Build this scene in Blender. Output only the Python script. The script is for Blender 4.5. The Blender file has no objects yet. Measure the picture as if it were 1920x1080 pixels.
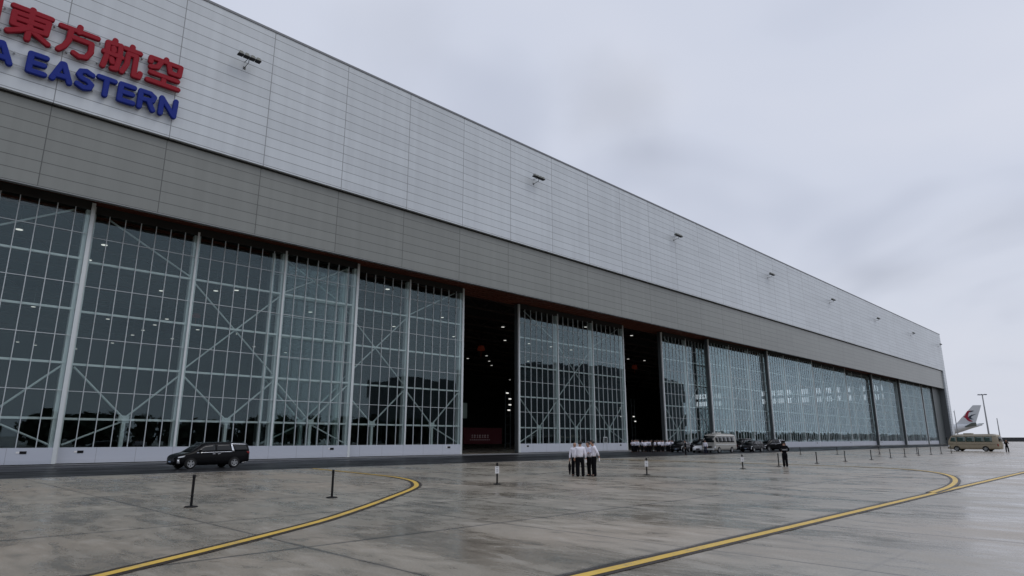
import bpy, bmesh, math, random
from mathutils import Vector, Matrix
random.seed(7)
R = math.radians
scene = bpy.context.scene
COL = scene.collection

# ---------------------------------------------------------------- camera
cam_d = bpy.data.cameras.new('camera')
cam = bpy.data.objects.new('camera', cam_d)
COL.objects.link(cam)
cam.location = (0, 0, 1.92)
cam_d.sensor_width = 36.0
cam_d.lens = 1193.4 / 1920 * 36
cam.rotation_euler = (Matrix.Rotation(R(-44.91), 3, 'Z') @ Matrix.Rotation(R(90 + 13.356), 3, 'X') @ Matrix.Rotation(R(-0.03), 3, 'Z')).to_euler()
cam_d.clip_end = 9000
scene.camera = cam

# ---------------------------------------------------------------- world, sun, exposure
SUN_EL, SUN_AZ = 52, 150
w = bpy.data.worlds.new('World'); scene.world = w; w.use_nodes = True
nt = w.node_tree; nt.nodes.clear()
def N(t, typ, **kw):
    n = t.nodes.new(typ)
    for k, v in kw.items(): setattr(n, k, v)
    return n
out = N(nt, 'ShaderNodeOutputWorld'); bg = N(nt, 'ShaderNodeBackground')
sky = N(nt, 'ShaderNodeTexSky', sky_type='NISHITA', sun_disc=False)
sky.sun_elevation = R(SUN_EL); sky.sun_rotation = R(SUN_AZ); sky.air_density = 1.5; sky.dust_density = 4
bg.inputs[1].default_value = 0.1
tc = N(nt, 'ShaderNodeTexCoord'); sep = N(nt, 'ShaderNodeSeparateXYZ')
nt.links.new(tc.outputs['Generated'], sep.inputs[0])
mx = N(nt, 'ShaderNodeMath', operation='MAXIMUM'); mx.inputs[1].default_value = 0.0
nt.links.new(sep.outputs['Z'], mx.inputs[0])
ad = N(nt, 'ShaderNodeMath', operation='ADD'); ad.inputs[1].default_value = 0.22
nt.links.new(mx.outputs[0], ad.inputs[0])
dx = N(nt, 'ShaderNodeMath', operation='DIVIDE'); dy = N(nt, 'ShaderNodeMath', operation='DIVIDE')
nt.links.new(sep.outputs['X'], dx.inputs[0]); nt.links.new(ad.outputs[0], dx.inputs[1])
nt.links.new(sep.outputs['Y'], dy.inputs[0]); nt.links.new(ad.outputs[0], dy.inputs[1])
cmb = N(nt, 'ShaderNodeCombineXYZ')
nt.links.new(dx.outputs[0], cmb.inputs[0]); nt.links.new(dy.outputs[0], cmb.inputs[1])
cl1 = N(nt, 'ShaderNodeTexNoise'); cl1.inputs['Scale'].default_value = 1.15; cl1.inputs['Detail'].default_value = 3; cl1.inputs['Roughness'].default_value = 0.5; cl1.inputs['Distortion'].default_value = .5
nt.links.new(cmb.outputs[0], cl1.inputs['Vector'])
cr = N(nt, 'ShaderNodeValToRGB')
cr.color_ramp.elements[0].position = 0.33; cr.color_ramp.elements[0].color = (5.2, 5.6, 6.75, 1)
cr.color_ramp.elements[1].position = 0.47; cr.color_ramp.elements[1].color = (6.3, 6.7, 7.85, 1)
e = cr.color_ramp.elements.new(0.72); e.color = (6.9, 7.2, 8.2, 1)
nt.links.new(cl1.outputs['Fac'], cr.inputs[0])
# brighter, whiter low sky
hz = N(nt, 'ShaderNodeMapRange'); hz.inputs['From Min'].default_value = 0.0; hz.inputs['From Max'].default_value = 0.30
hz.inputs['To Min'].default_value = 0.6; hz.inputs['To Max'].default_value = 0.0
nt.links.new(mx.outputs[0], hz.inputs[0])
hm = N(nt, 'ShaderNodeMix', data_type='RGBA'); hm.inputs['B'].default_value = (7.0, 7.25, 8.0, 1)
nt.links.new(hz.outputs[0], hm.inputs['Factor']); nt.links.new(cr.outputs[0], hm.inputs['A'])
# a few separate soft grey cloud masses: (direction, angular size, flattening, depth)
wn1 = N(nt, 'ShaderNodeTexNoise'); wn1.inputs['Scale'].default_value = 7; wn1.inputs['Detail'].default_value = 4
nt.links.new(tc.outputs['Generated'], wn1.inputs['Vector'])
acc = hm.outputs['Result']
for dr, size, flat_, dep in (((0.7148, 0.5026, 0.4864), .085, 1.3, .13), ((0.7717, 0.4837, 0.4129), .05, 1.6, .08), ((0.9478, 0.2342, 0.2165), .075, 3.0, .09), ((0.461, 0.6796, 0.5706), .09, 1.3, .07), ((0.9605, 0.1013, 0.2593), .08, 2.6, .06)):
    sb = N(nt, 'ShaderNodeVectorMath', operation='SUBTRACT'); sb.inputs[1].default_value = dr; nt.links.new(tc.outputs['Generated'], sb.inputs[0])
    ml = N(nt, 'ShaderNodeVectorMath', operation='MULTIPLY'); ml.inputs[1].default_value = (1, 1, flat_); nt.links.new(sb.outputs[0], ml.inputs[0])
    le = N(nt, 'ShaderNodeVectorMath', operation='LENGTH'); nt.links.new(ml.outputs[0], le.inputs[0])
    wob = N(nt, 'ShaderNodeMath', operation='MULTIPLY_ADD'); wob.inputs[1].default_value = size*1.8; wob.inputs[2].default_value = -size*.9; nt.links.new(wn1.outputs['Fac'], wob.inputs[0])
    dd = N(nt, 'ShaderNodeMath', operation='ADD'); nt.links.new(le.outputs['Value'], dd.inputs[0]); nt.links.new(wob.outputs[0], dd.inputs[1])
    mr = N(nt, 'ShaderNodeMapRange', interpolation_type='SMOOTHSTEP'); mr.inputs['From Min'].default_value = 0; mr.inputs['From Max'].default_value = size*1.5
    mr.inputs['To Min'].default_value = 1 - dep; mr.inputs['To Max'].default_value = 1; nt.links.new(dd.outputs[0], mr.inputs[0])
    vs_ = N(nt, 'ShaderNodeVectorMath', operation='SCALE'); nt.links.new(acc, vs_.inputs[0]); nt.links.new(mr.outputs[0], vs_.inputs['Scale']); acc = vs_.outputs[0]
sm = N(nt, 'ShaderNodeMix', data_type='RGBA'); sm.inputs['Factor'].default_value = 0.95
nt.links.new(sky.outputs[0], sm.inputs['A']); nt.links.new(acc, sm.inputs['B'])
nt.links.new(sm.outputs['Result'], bg.inputs[0]); nt.links.new(bg.outputs[0], out.inputs[0])

sun_d = bpy.data.lights.new('sun', 'SUN'); sun_d.energy = 0.5; sun_d.angle = R(25); sun_d.color = (1, .97, .93)
sun = bpy.data.objects.new('sun', sun_d); COL.objects.link(sun)
az = R(SUN_AZ); sd = Vector((math.sin(az) * math.cos(R(SUN_EL)), math.cos(az) * math.cos(R(SUN_EL)), math.sin(R(SUN_EL))))
sun.rotation_euler = sd.to_track_quat('Z', 'Y').to_euler(); sun.location = (0, -50, 80)
scene.view_settings.view_transform = 'Standard'; scene.view_settings.look = 'None'
scene.view_settings.exposure = 0.0; scene.view_settings.gamma = 1.0
scene.render.engine = 'CYCLES'
scene.cycles.max_bounces = 8; scene.cycles.transparent_max_bounces = 24
scene.cycles.glossy_bounces = 4; scene.cycles.diffuse_bounces = 3
scene.cycles.caustics_reflective = False; scene.cycles.caustics_refractive = False
scene.cycles.use_denoising = True

# ---------------------------------------------------------------- helpers
class MB:
    """collects shapes and links them as one mesh object"""
    def __init__(s): s.v = []; s.f = []; s.sm = []
    def add(s, vs, fs, smooth=False):
        b = len(s.v); s.v += [tuple(v) for v in vs]; s.f += [tuple(b + i for i in f) for f in fs]; s.sm += [smooth] * len(fs); return s
    def box(s, a, b):
        (x0, y0, z0), (x1, y1, z1) = a, b
        return s.add([(x0,y0,z0),(x1,y0,z0),(x1,y1,z0),(x0,y1,z0),(x0,y0,z1),(x1,y0,z1),(x1,y1,z1),(x0,y1,z1)],
                     [(0,3,2,1),(4,5,6,7),(0,1,5,4),(1,2,6,5),(2,3,7,6),(3,0,4,7)])
    def tube(s, a, b, r, n=8, r2=None):
        a, b = Vector(a), Vector(b); r2 = r if r2 is None else r2
        d = (b - a).normalized(); u = d.orthogonal().normalized(); v = d.cross(u)
        vs = []
        for P, rr in ((a, r), (b, r2)):
            for i in range(n):
                t = 2 * math.pi * i / n; vs.append(P + u * math.cos(t) * rr + v * math.sin(t) * rr)
        s.add(vs, [(i, (i+1) % n, n + (i+1) % n, n + i) for i in range(n)], n > 5)
        s.add(vs[:n], [tuple(range(n))[::-1]]); s.add(vs[n:], [tuple(range(n))])
        return s
    def lathe(s, prof, n=20, c=(0,0,0), axis='z', smooth=True, cap=True):
        vs = []
        for r, z in prof:
            for i in range(n):
                t = 2 * math.pi * i / n; x, y = r * math.cos(t), r * math.sin(t)
                p = (x, y, z) if axis == 'z' else (x, z, y)
                vs.append((p[0]+c[0], p[1]+c[1], p[2]+c[2]))
        m = len(prof)
        fs = [(j*n+i, j*n+(i+1) % n, (j+1)*n+(i+1) % n, (j+1)*n+i) for j in range(m-1) for i in range(n)]
        s.add(vs, fs, smooth)
        if cap: s.add(vs[:n], [tuple(range(n))[::-1]]); s.add(vs[-n:], [tuple(range(n))])
        return s
    def prism(s, poly, y0, y1):
        """polygon in x,z extruded along y"""
        n = len(poly)
        vs = [(x, y0, z) for x, z in poly] + [(x, y1, z) for x, z in poly]
        return s.add(vs, [tuple(range(n)), tuple(range(2*n-1, n-1, -1))] + [((i+1) % n, i, n+i, n+(i+1) % n) for i in range(n)])
    def mesh(s, name, mat):
        me = bpy.data.meshes.new(name); me.from_pydata(s.v, [], s.f)
        me.polygons.foreach_set('use_smooth', s.sm)
        bm = bmesh.new(); bm.from_mesh(me); bmesh.ops.recalc_face_normals(bm, faces=bm.faces); bm.to_mesh(me); bm.free()
        if mat: me.materials.append(mat)
        me.update(); return me
    def build(s, name, mat, parent=None, bevel=0, sub=0):
        o = bpy.data.objects.new(name, s.mesh(name, mat)); COL.objects.link(o); o.parent = parent
        if sub:
            m = o.modifiers.new('sub', 'SUBSURF'); m.levels = sub; m.render_levels = sub
        if bevel:
            m = o.modifiers.new('bevel', 'BEVEL'); m.width = bevel; m.segments = 2; m.limit_method = 'ANGLE'
        return o
def tag(o, label=None, cat=None, group=None, kind=None):
    if label: o['label'] = label
    if cat: o['category'] = cat
    if group: o['group'] = group
    if kind: o['kind'] = kind
    return o
def empty(name, loc=(0,0,0), rz=0):
    o = bpy.data.objects.new(name, None); COL.objects.link(o); o.location = loc; o.rotation_euler = (0, 0, rz); o.empty_display_size = .3
    return o
def copy_tree(o, parent=None):
    c = o.copy(); COL.objects.link(c); c.parent = parent
    for ch in o.children: copy_tree(ch, c)
    return c

# ---------------------------------------------------------------- materials
MATS = {}
def mat(name, col, rough=.5, metal=0, emit=None, coat=0, spec=.5, noise=0, nscale=3):
    if name in MATS: return MATS[name]
    m = bpy.data.materials.new(name); m.use_nodes = True; t = m.node_tree; b = t.nodes['Principled BSDF']
    b.inputs['Base Color'].default_value = (*col, 1); b.inputs['Roughness'].default_value = rough
    b.inputs['Metallic'].default_value = metal; b.inputs['Coat Weight'].default_value = coat; b.inputs['Specular IOR Level'].default_value = spec
    if noise:
        g = N(t, 'ShaderNodeNewGeometry'); n = N(t, 'ShaderNodeTexNoise'); n.inputs['Scale'].default_value = nscale; n.inputs['Detail'].default_value = 4
        t.links.new(g.outputs['Position'], n.inputs['Vector'])
        r = N(t, 'ShaderNodeMapRange'); r.inputs['To Min'].default_value = 1 - noise; r.inputs['To Max'].default_value = 1 + noise
        t.links.new(n.outputs['Fac'], r.inputs[0])
        x = N(t, 'ShaderNodeVectorMath', operation='SCALE'); x.inputs[0].default_value = col
        t.links.new(r.outputs[0], x.inputs['Scale']); t.links.new(x.outputs[0], b.inputs['Base Color'])
    if emit:
        b.inputs['Emission Color'].default_value = (*emit[0], 1); b.inputs['Emission Strength'].default_value = emit[1]
        m.cycles.emission_sampling = 'NONE'
    MATS[name] = m
    return m

class G:
    """tiny math-node writer"""
    def __init__(s, t): s.t = t
    def m(s, op, a, b=None, c=None, clamp=False):
        n = N(s.t, 'ShaderNodeMath', operation=op, use_clamp=clamp)
        for i, v in enumerate((a, b, c)):
            if v is None: continue
            if isinstance(v, (int, float)): n.inputs[i].default_value = v
            else: s.t.links.new(v, n.inputs[i])
        return n.outputs[0]
    def line(s, v, pitch, off, hw):
        """1 on a line of half-width hw every pitch"""
        a = s.m('SUBTRACT', v, off); a = s.m('DIVIDE', a, pitch); a = s.m('ADD', a, .5)
        a = s.m('FRACT', a); a = s.m('SUBTRACT', a, .5); a = s.m('ABSOLUTE', a); a = s.m('MULTIPLY', a, pitch)
        return s.m('LESS_THAN', a, hw)
    def noise(s, vec, scale, detail=3, rough=.5, dist=0):
        n = N(s.t, 'ShaderNodeTexNoise'); n.inputs['Scale'].default_value = scale; n.inputs['Detail'].default_value = detail
        n.inputs['Roughness'].default_value = rough; n.inputs['Distortion'].default_value = dist
        s.t.links.new(vec, n.inputs['Vector']); return n.outputs['Fac']
    def rng(s, v, a, b, c, d):
        n = N(s.t, 'ShaderNodeMapRange')
        for i, x in enumerate((a, b, c, d)): n.inputs[i+1].default_value = x
        s.t.links.new(v, n.inputs[0]); return n.outputs[0]
    def mix(s, f, a, b):
        n = N(s.t, 'ShaderNodeMix', data_type='RGBA')
        for k, v in (('Factor', f), ('A', a), ('B', b)):
            if isinstance(v, (tuple, list)): n.inputs[k].default_value = (*v, 1)
            elif isinstance(v, (int, float)): n.inputs[k].default_value = v
            else: s.t.links.new(v, n.inputs[k])
        return n.outputs['Result']

def cladding(name, col, zoff, zp=.98, xoff=6.45, xp=8.42, rough=.35, metal=0.0, hz=.03, hx=.035):
    m = bpy.data.materials.new(name); m.use_nodes = True; t = m.node_tree; b = t.nodes['Principled BSDF']; g = G(t)
    geo = N(t, 'ShaderNodeNewGeometry'); sp = N(t, 'ShaderNodeSeparateXYZ'); t.links.new(geo.outputs['Position'], sp.inputs[0])
    x, z = sp.outputs['X'], sp.outputs['Z']
    ln = g.m('MAXIMUM', g.line(z, zp, zoff, hz), g.line(x, xp, xoff, hx))
    # each sheet is a slightly different tone, with faint rain streaks
    ix = g.m('FLOOR', g.m('DIVIDE', g.m('SUBTRACT', x, xoff), xp)); iz = g.m('FLOOR', g.m('DIVIDE', g.m('SUBTRACT', z, zoff), zp))
    cv = N(t, 'ShaderNodeCombineXYZ'); t.links.new(ix, cv.inputs[0]); t.links.new(iz, cv.inputs[1])
    wn = N(t, 'ShaderNodeTexWhiteNoise', noise_dimensions='3D'); t.links.new(cv.outputs[0], wn.inputs['Vector'])
    mp = N(t, 'ShaderNodeMapping'); mp.inputs['Scale'].default_value = (1.2, 1, .05); t.links.new(geo.outputs['Position'], mp.inputs['Vector'])
    st = g.noise(mp.outputs[0], 1.0, 4)
    big = g.noise(geo.outputs['Position'], .06, 2)
    k = g.m('MULTIPLY', g.rng(wn.outputs['Value'], 0, 1, .955, 1.035), g.rng(st, .3, .7, .93, 1.035))
    k = g.m('MULTIPLY', k, g.rng(big, .3, .7, .95, 1.04))
    k = g.m('MULTIPLY', k, g.m('SUBTRACT', 1, g.m('MULTIPLY', ln, .62)))
    v = N(t, 'ShaderNodeVectorMath', operation='SCALE'); v.inputs[0].default_value = col; t.links.new(k, v.inputs['Scale'])
    t.links.new(v.outputs[0], b.inputs['Base Color'])
    b.inputs['Roughness'].default_value = rough; b.inputs['Metallic'].default_value = metal
    bp = N(t, 'ShaderNodeBump'); bp.inputs['Strength'].default_value = .15; bp.inputs['Distance'].default_value = .05
    t.links.new(g.noise(geo.outputs['Position'], .7, 2), bp.inputs['Height']); t.links.new(bp.outputs[0], b.inputs['Normal'])
    return m

M_up = cladding('light_cladding', (.595, .640, .680), 41.5)
M_low = cladding('grey_cladding', (.228, .240, .226), 26.68, rough=.32)
M_side = mat('side_sheet', (.5, .54, .6), .5, noise=.06, nscale=.5)
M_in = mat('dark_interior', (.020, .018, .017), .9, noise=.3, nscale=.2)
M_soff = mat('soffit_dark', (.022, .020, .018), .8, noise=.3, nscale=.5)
M_red = mat('red_oxide_steel', (.13, .032, .014), .7, noise=.4, nscale=.35)
M_white = mat('white_painted_steel', (.66, .70, .71), .4, noise=.05)
M_brace = mat('grey_white_steel', (.50, .545, .55), .45, noise=.08)
M_mull = mat('mullion_steel', (.56, .60, .62), .4, noise=.08)
M_skirt = None
M_endg = mat('dark_grey_panel', (.07, .08, .085), .5, noise=.1)
M_lapshadow = mat('overlap_shadow_black', (.01, .01, .01), .8)
M_steel = mat('galvanised_steel', (.32, .33, .34), .4, metal=.7, noise=.1)
M_blk = mat('black_plastic', (.008, .008, .009), .6, spec=.2)
M_paper = mat('white_paper', (.8, .8, .8), .7)
M_lamp = mat('lamp_glow', (.9, .9, .9), .5, emit=((1, .98, .93), .8))
M_lred = mat('red_paint', (.27, .006, .018), .6, spec=.25)
M_lblue = mat('blue_paint', (.006, .022, .22), .6, spec=.25)

def glass_mat(name, tint, refl=2.0):
    m = bpy.data.materials.new(name); m.use_nodes = True; t = m.node_tree; t.nodes.clear(); g = G(t)
    o = N(t, 'ShaderNodeOutputMaterial'); tr = N(t, 'ShaderNodeBsdfTransparent'); gl = N(t, 'ShaderNodeBsdfGlossy'); mixs = N(t, 'ShaderNodeMixShader')
    tr.inputs[0].default_value = (*tint, 1); gl.inputs['Color'].default_value = (.74, .93, 1.0, 1); gl.inputs['Roughness'].default_value = .01
    # coated glass reflectance per face, the same from both sides of the pane
    geo = N(t, 'ShaderNodeNewGeometry'); dt = N(t, 'ShaderNodeVectorMath', operation='DOT_PRODUCT')
    t.links.new(geo.outputs['Incoming'], dt.inputs[0]); t.links.new(geo.outputs['Normal'], dt.inputs[1])
    c = g.m('SUBTRACT', 1, g.m('ABSOLUTE', dt.outputs['Value'])); f = g.m('POWER', c, 3)
    f = g.m('MINIMUM', g.m('ADD', g.m('MULTIPLY', f, .76), .042), .235); f = g.m('MULTIPLY', f, refl)
    tc = N(t, 'ShaderNodeTexCoord'); sp = N(t, 'ShaderNodeSeparateXYZ'); t.links.new(tc.outputs['Object'], sp.inputs[0])
    cv = N(t, 'ShaderNodeCombineXYZ'); oi = N(t, 'ShaderNodeObjectInfo')
    t.links.new(g.m('FLOOR', g.m('DIVIDE', g.m('SUBTRACT', sp.outputs['X'], .14), 1.22)), cv.inputs[0]); t.links.new(g.m('FLOOR', g.m('DIVIDE', sp.outputs['Z'], 2.13)), cv.inputs[1]); t.links.new(oi.outputs['Random'], cv.inputs[2])
    wn = N(t, 'ShaderNodeTexWhiteNoise', noise_dimensions='3D'); t.links.new(cv.outputs[0], wn.inputs['Vector'])
    v1 = N(t, 'ShaderNodeVectorMath', operation='SUBTRACT'); v1.inputs[1].default_value = (.5, .5, .5); t.links.new(wn.outputs['Color'], v1.inputs[0])
    v2 = N(t, 'ShaderNodeVectorMath', operation='SCALE'); v2.inputs['Scale'].default_value = .0055; t.links.new(v1.outputs[0], v2.inputs[0])
    v3 = N(t, 'ShaderNodeVectorMath', operation='ADD'); t.links.new(v2.outputs[0], v3.inputs[0]); t.links.new(geo.outputs['Normal'], v3.inputs[1])
    v4 = N(t, 'ShaderNodeVectorMath', operation='NORMALIZE'); t.links.new(v3.outputs[0], v4.inputs[0]); t.links.new(v4.outputs[0], gl.inputs['Normal'])
    t.links.new(f, mixs.inputs[0]); t.links.new(tr.outputs[0], mixs.inputs[1]); t.links.new(gl.outputs[0], mixs.inputs[2]); t.links.new(mixs.outputs[0], o.inputs[0])
    return m
M_glass = glass_mat('tinted_door_glass', (.89, .925, .915), 1.0)
M_pane = glass_mat('clear_pane', (.97, .98, .98), .7)

def skirt_mat():
    m = bpy.data.materials.new('white_skirt'); m.use_nodes = True; t = m.node_tree; b = t.nodes['Principled BSDF']; g = G(t)
    tc = N(t, 'ShaderNodeTexCoord'); sp = N(t, 'ShaderNodeSeparateXYZ'); t.links.new(tc.outputs['Object'], sp.inputs[0])
    ln = g.line(sp.outputs['X'], 2.85, 0, .018)
    dirt = g.m('MULTIPLY', g.rng(sp.outputs['Z'], .1, .45, .22, 0), g.noise(tc.outputs['Object'], 1.5, 5))
    k = g.m('SUBTRACT', 1, g.m('ADD', g.m('MULTIPLY', ln, .35), dirt))
    v = N(t, 'ShaderNodeVectorMath', operation='SCALE'); v.inputs[0].default_value = (.53, .565, .64); t.links.new(k, v.inputs['Scale'])
    t.links.new(v.outputs[0], b.inputs['Base Color']); b.inputs['Roughness'].default_value = .4
    return m
M_skirt = skirt_mat()

# ---------------------------------------------------------------- ground
def ground_mat():
    m = bpy.data.materials.new('wet_concrete'); m.use_nodes = True; t = m.node_tree; b = t.nodes['Principled BSDF']; g = G(t)
    geo = N(t, 'ShaderNodeNewGeometry'); P = geo.outputs['Position']; sp = N(t, 'ShaderNodeSeparateXYZ'); t.links.new(P, sp.inputs[0])
    x, y = sp.outputs['X'], sp.outputs['Y']
    # brush and drain direction runs diagonally across the slabs
    mp = N(t, 'ShaderNodeMapping'); mp.inputs['Rotation'].default_value = (0, 0, R(42)); mp.inputs['Scale'].default_value = (1, .38, 1); t.links.new(P, mp.inputs['Vector'])
    Q = mp.outputs[0]
    big = g.noise(P, .09, 3); mid = g.noise(Q, .38, 5, .6, .6); fine = g.noise(Q, 2.2, 5, .65, .4); tiny = g.noise(P, 30, 3, .6)
    tanf = g.rng(big, .38, .62, 0, 1)
    c = g.mix(tanf, (.290, .266, .215), (.330, .276, .210))
    c = g.mix(g.rng(mid, .46, .66, 0, .38), c, (.125, .118, .102))
    c = g.mix(g.rng(fine, .54, .70, 0, .55), c, (.10, .094, .082))
    c = g.mix(g.rng(fine, .30, .46, .5, 0), c, (.43, .40, .34))
    c = g.mix(g.rng(tiny, .42, .62, 0, .45), c, (.13, .125, .11))
    # tyre and scrape marks running along the taxi direction
    mt = N(t, 'ShaderNodeMapping'); mt.inputs['Rotation'].default_value = (0, 0, R(-7)); mt.inputs['Scale'].default_value = (.035, 1.6, 1); t.links.new(P, mt.inputs['Vector'])
    c = g.mix(g.rng(g.noise(mt.outputs[0], 1.0, 3, .6), .62, .74, 0, .45), c, (.09, .085, .078))
    # slab joints
    jx = g.line(x, 4.9, 1.2, .02); jy = g.line(y, 4.9, 1.65, .035)
    wv = g.noise(P, .5, 2)
    j = g.m('MULTIPLY', g.m('MAXIMUM', jx, jy), g.rng(wv, .35, .6, .5, 1.0))
    halo = g.m('MULTIPLY', g.m('MAXIMUM', g.line(y, 4.9, 1.65, .10), g.line(x, 4.9, 1.2, .07)), g.m('MULTIPLY', g.rng(mid, .4, .6, .1, .5), .5))
    # slab to slab tone
    cv = N(t, 'ShaderNodeCombineXYZ')
    t.links.new(g.m('FLOOR', g.m('DIVIDE', g.m('SUBTRACT', x, 1.2), 4.9)), cv.inputs[0]); t.links.new(g.m('FLOOR', g.m('DIVIDE', g.m('SUBTRACT', y, 1.65), 4.9)), cv.inputs[1])
    wn = N(t, 'ShaderNodeTexWhiteNoise', noise_dimensions='3D'); t.links.new(cv.outputs[0], wn.inputs['Vector'])
    c = g.mix(g.m('ADD', g.m('MULTIPLY', j, 1.3), g.m('MULTIPLY', halo, 1.4), clamp=True), c, (.055, .050, .045))
    v = N(t, 'ShaderNodeVectorMath', operation='SCALE'); t.links.new(c, v.inputs[0]); t.links.new(g.rng(wn.outputs['Value'], 0, 1, 1.08, 1.30), v.inputs['Scale'])
    t.links.new(v.outputs[0], b.inputs['Base Color'])
    wet = g.m('ADD', g.rng(mid, .35, .65, .0, .5), g.rng(fine, .35, .65, 0, .35))
    t.links.new(g.rng(wet, .15, .75, .46, .12), b.inputs['Roughness'])
    b.inputs['IOR'].default_value = 1.85
    bp = N(t, 'ShaderNodeBump'); bp.inputs['Strength'].default_value = .5; bp.inputs['Distance'].default_value = .008
    h = g.m('SUBTRACT', g.m('ADD', fine, g.m('MULTIPLY', tiny, .3)), g.m('MULTIPLY', j, 1.0))
    t.links.new(h, bp.inputs['Height']); t.links.new(bp.outputs[0], b.inputs['Normal'])
    return m
def asphalt_mat():
    m = bpy.data.materials.new('wet_asphalt'); m.use_nodes = True; t = m.node_tree; b = t.nodes['Principled BSDF']; g = G(t)
    geo = N(t, 'ShaderNodeNewGeometry'); P = geo.outputs['Position']
    mp = N(t, 'ShaderNodeMapping'); mp.inputs['Scale'].default_value = (.25, 1, 1); t.links.new(P, mp.inputs['Vector'])
    a = g.noise(mp.outputs[0], .5, 5, .6, .5); f = g.noise(P, 20, 3)
    c = g.mix(g.rng(a, .35, .65, 0, 1), (.012, .012, .014), (.030, .030, .032)); c = g.mix(g.rng(f, .4, .7, 0, .3), c, (.05, .05, .05))
    t.links.new(c, b.inputs['Base Color']); t.links.new(g.rng(a, .3, .7, .5, .24), b.inputs['Roughness'])
    b.inputs['IOR'].default_value = 1.2; b.inputs['Specular IOR Level'].default_value = .2
    bp = N(t, 'ShaderNodeBump'); bp.inputs['Strength'].default_value = .3; bp.inputs['Distance'].default_value = .01
    t.links.new(f, bp.inputs['Height']); t.links.new(bp.outputs[0], b.inputs['Normal'])
    return m
def flat(name, pts, z, m):
    return MB().add([(a, b, z) for a, b in pts], [tuple(range(len(pts)))]).build(name, m)
M_con = ground_mat()
tag(flat('ground', [(-3000, -3000), (4000, -3000), (4000, 4000), (-3000, 4000)], 0, M_con), kind='structure')
tag(flat('asphalt_road', [(-120, 41.3), (170, 41.3), (330, 45), (330, 57), (170, 60.2), (-120, 60.2)], .004, asphalt_mat()), kind='structure')  # wet asphalt; further right its dark colour also stands in for the hangar's reflection
M_kerb = mat('pale_kerb', (.30, .30, .29), .5, noise=.15)
tag(flat('road_edge', [(-120, 41.0), (170, 41.0), (170, 41.3), (-120, 41.3)], .006, M_kerb), kind='structure')
tr = MB()
for yy in (60.0, 60.9, 61.8, 62.7, 63.6, 64.5): tr.box((-80, yy, 0), (293, yy + .12, .03))
tag(tr.build('door_track', M_steel), kind='structure')

def ribbon(pts, wd, z):
    vs = []; n = len(pts)
    for i, p in enumerate(pts):
        a = Vector(pts[max(i-1, 0)]); b = Vector(pts[min(i+1, n-1)]); d = (b - a).normalized(); nn = Vector((-d.y, d.x))
        ww = wd[i] if isinstance(wd, list) else wd
        p = Vector(p); vs += [(*(p + nn*ww/2), z), (*(p - nn*ww/2), z)]
    return MB().add(vs, [(2*i, 2*i+1, 2*i+3, 2*i+2) for i in range(n-1)])
def smooth(pts, k=8):
    o = []; n = len(pts)
    for i in range(n-1):
        p0, p1, p2, p3 = [Vector(pts[max(0, min(n-1, i+j))]) for j in (-1, 0, 1, 2)]
        for s in range(k):
            t = s / k
            o.append(tuple(.5*((2*p1)+(-p0+p2)*t+(2*p0-5*p1+4*p2-p3)*t*t+(-p0+3*p1-3*p2+p3)*t**3)))
    o.append(tuple(pts[-1])); return o
M_yel = mat('yellow_line_paint', (.80, .52, .085), .5, noise=.30, nscale=5, spec=.3)
def worn(name, col, under, lo, hi, sc):
    m = bpy.data.materials.new(name); m.use_nodes = True; t = m.node_tree; b = t.nodes['Principled BSDF']; g = G(t)
    P = N(t, 'ShaderNodeNewGeometry').outputs['Position']
    a = g.noise(P, sc, 6, .75); c_ = g.noise(P, sc*.12, 3)
    f = g.rng(g.m('ADD', a, g.m('MULTIPLY', g.m('SUBTRACT', c_, .5), .5)), lo, hi, 0, .85)
    c = g.mix(f, g.mix(g.noise(P, 1.2, 3), tuple(v*.8 for v in col), tuple(v*1.12 for v in col)), under)
    t.links.new(c, b.inputs['Base Color']); b.inputs['Roughness'].default_value = .45; b.inputs['Specular IOR Level'].default_value = .35
    return m
M_yel = worn('worn_yellow_paint', (.78, .52, .095), (.27, .24, .19), .52, .76, 9)
M_brn = worn('worn_dark_border', (.035, .024, .018), (.20, .185, .16), .58, .80, 7)
def taxi(pts, k=8, wy=.16, wb=.44, z=.0):
    s = smooth(pts, k)
    a = tag(ribbon(s, wb, .010 + z).build('line_border', M_brn), kind='structure')
    b = tag(ribbon(s, wy, .014 + z).build('taxi_line', M_yel), kind='structure')
taxi([(-4.2, 6.9), (0.0, 9.45), (2.79, 11.2), (4.83, 12.47), (6.23, 13.38), (8.23, 14.75), (9.91, 16.12), (11.39, 17.41), (13.47, 19.29), (15.58, 21.25), (17.17, 23.01), (18.72, 25.42), (19.75, 27.89), (20.27, 30), (20.8, 33.5), (21.4, 37.7), (21.9, 41.0)], wy=.20, wb=.46)
taxi([(-10, 6.27), (10, 6.27), (30, 6.3), (60, 6.3), (140, 6.3)], 4, wy=.20, wb=.42)
taxi([(28, 6.42), (31.5, 6.62), (35.5, 7.15), (39.5, 8.0), (43, 9.1), (46, 10.6), (48.3, 12.5), (49.8, 15), (50.6, 18.5), (51, 23), (51.3, 32), (51.5, 41)], wy=.20, wb=.42, z=.008)
sl = MB()
tag(flat('litter_paper', [(54.9, 31.3), (55.35, 31.35), (55.3, 31.7), (54.95, 31.65)], .03, M_paper), 'small scrap of white paper lying on the wet concrete in front of the parked cars', 'litter')

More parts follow.
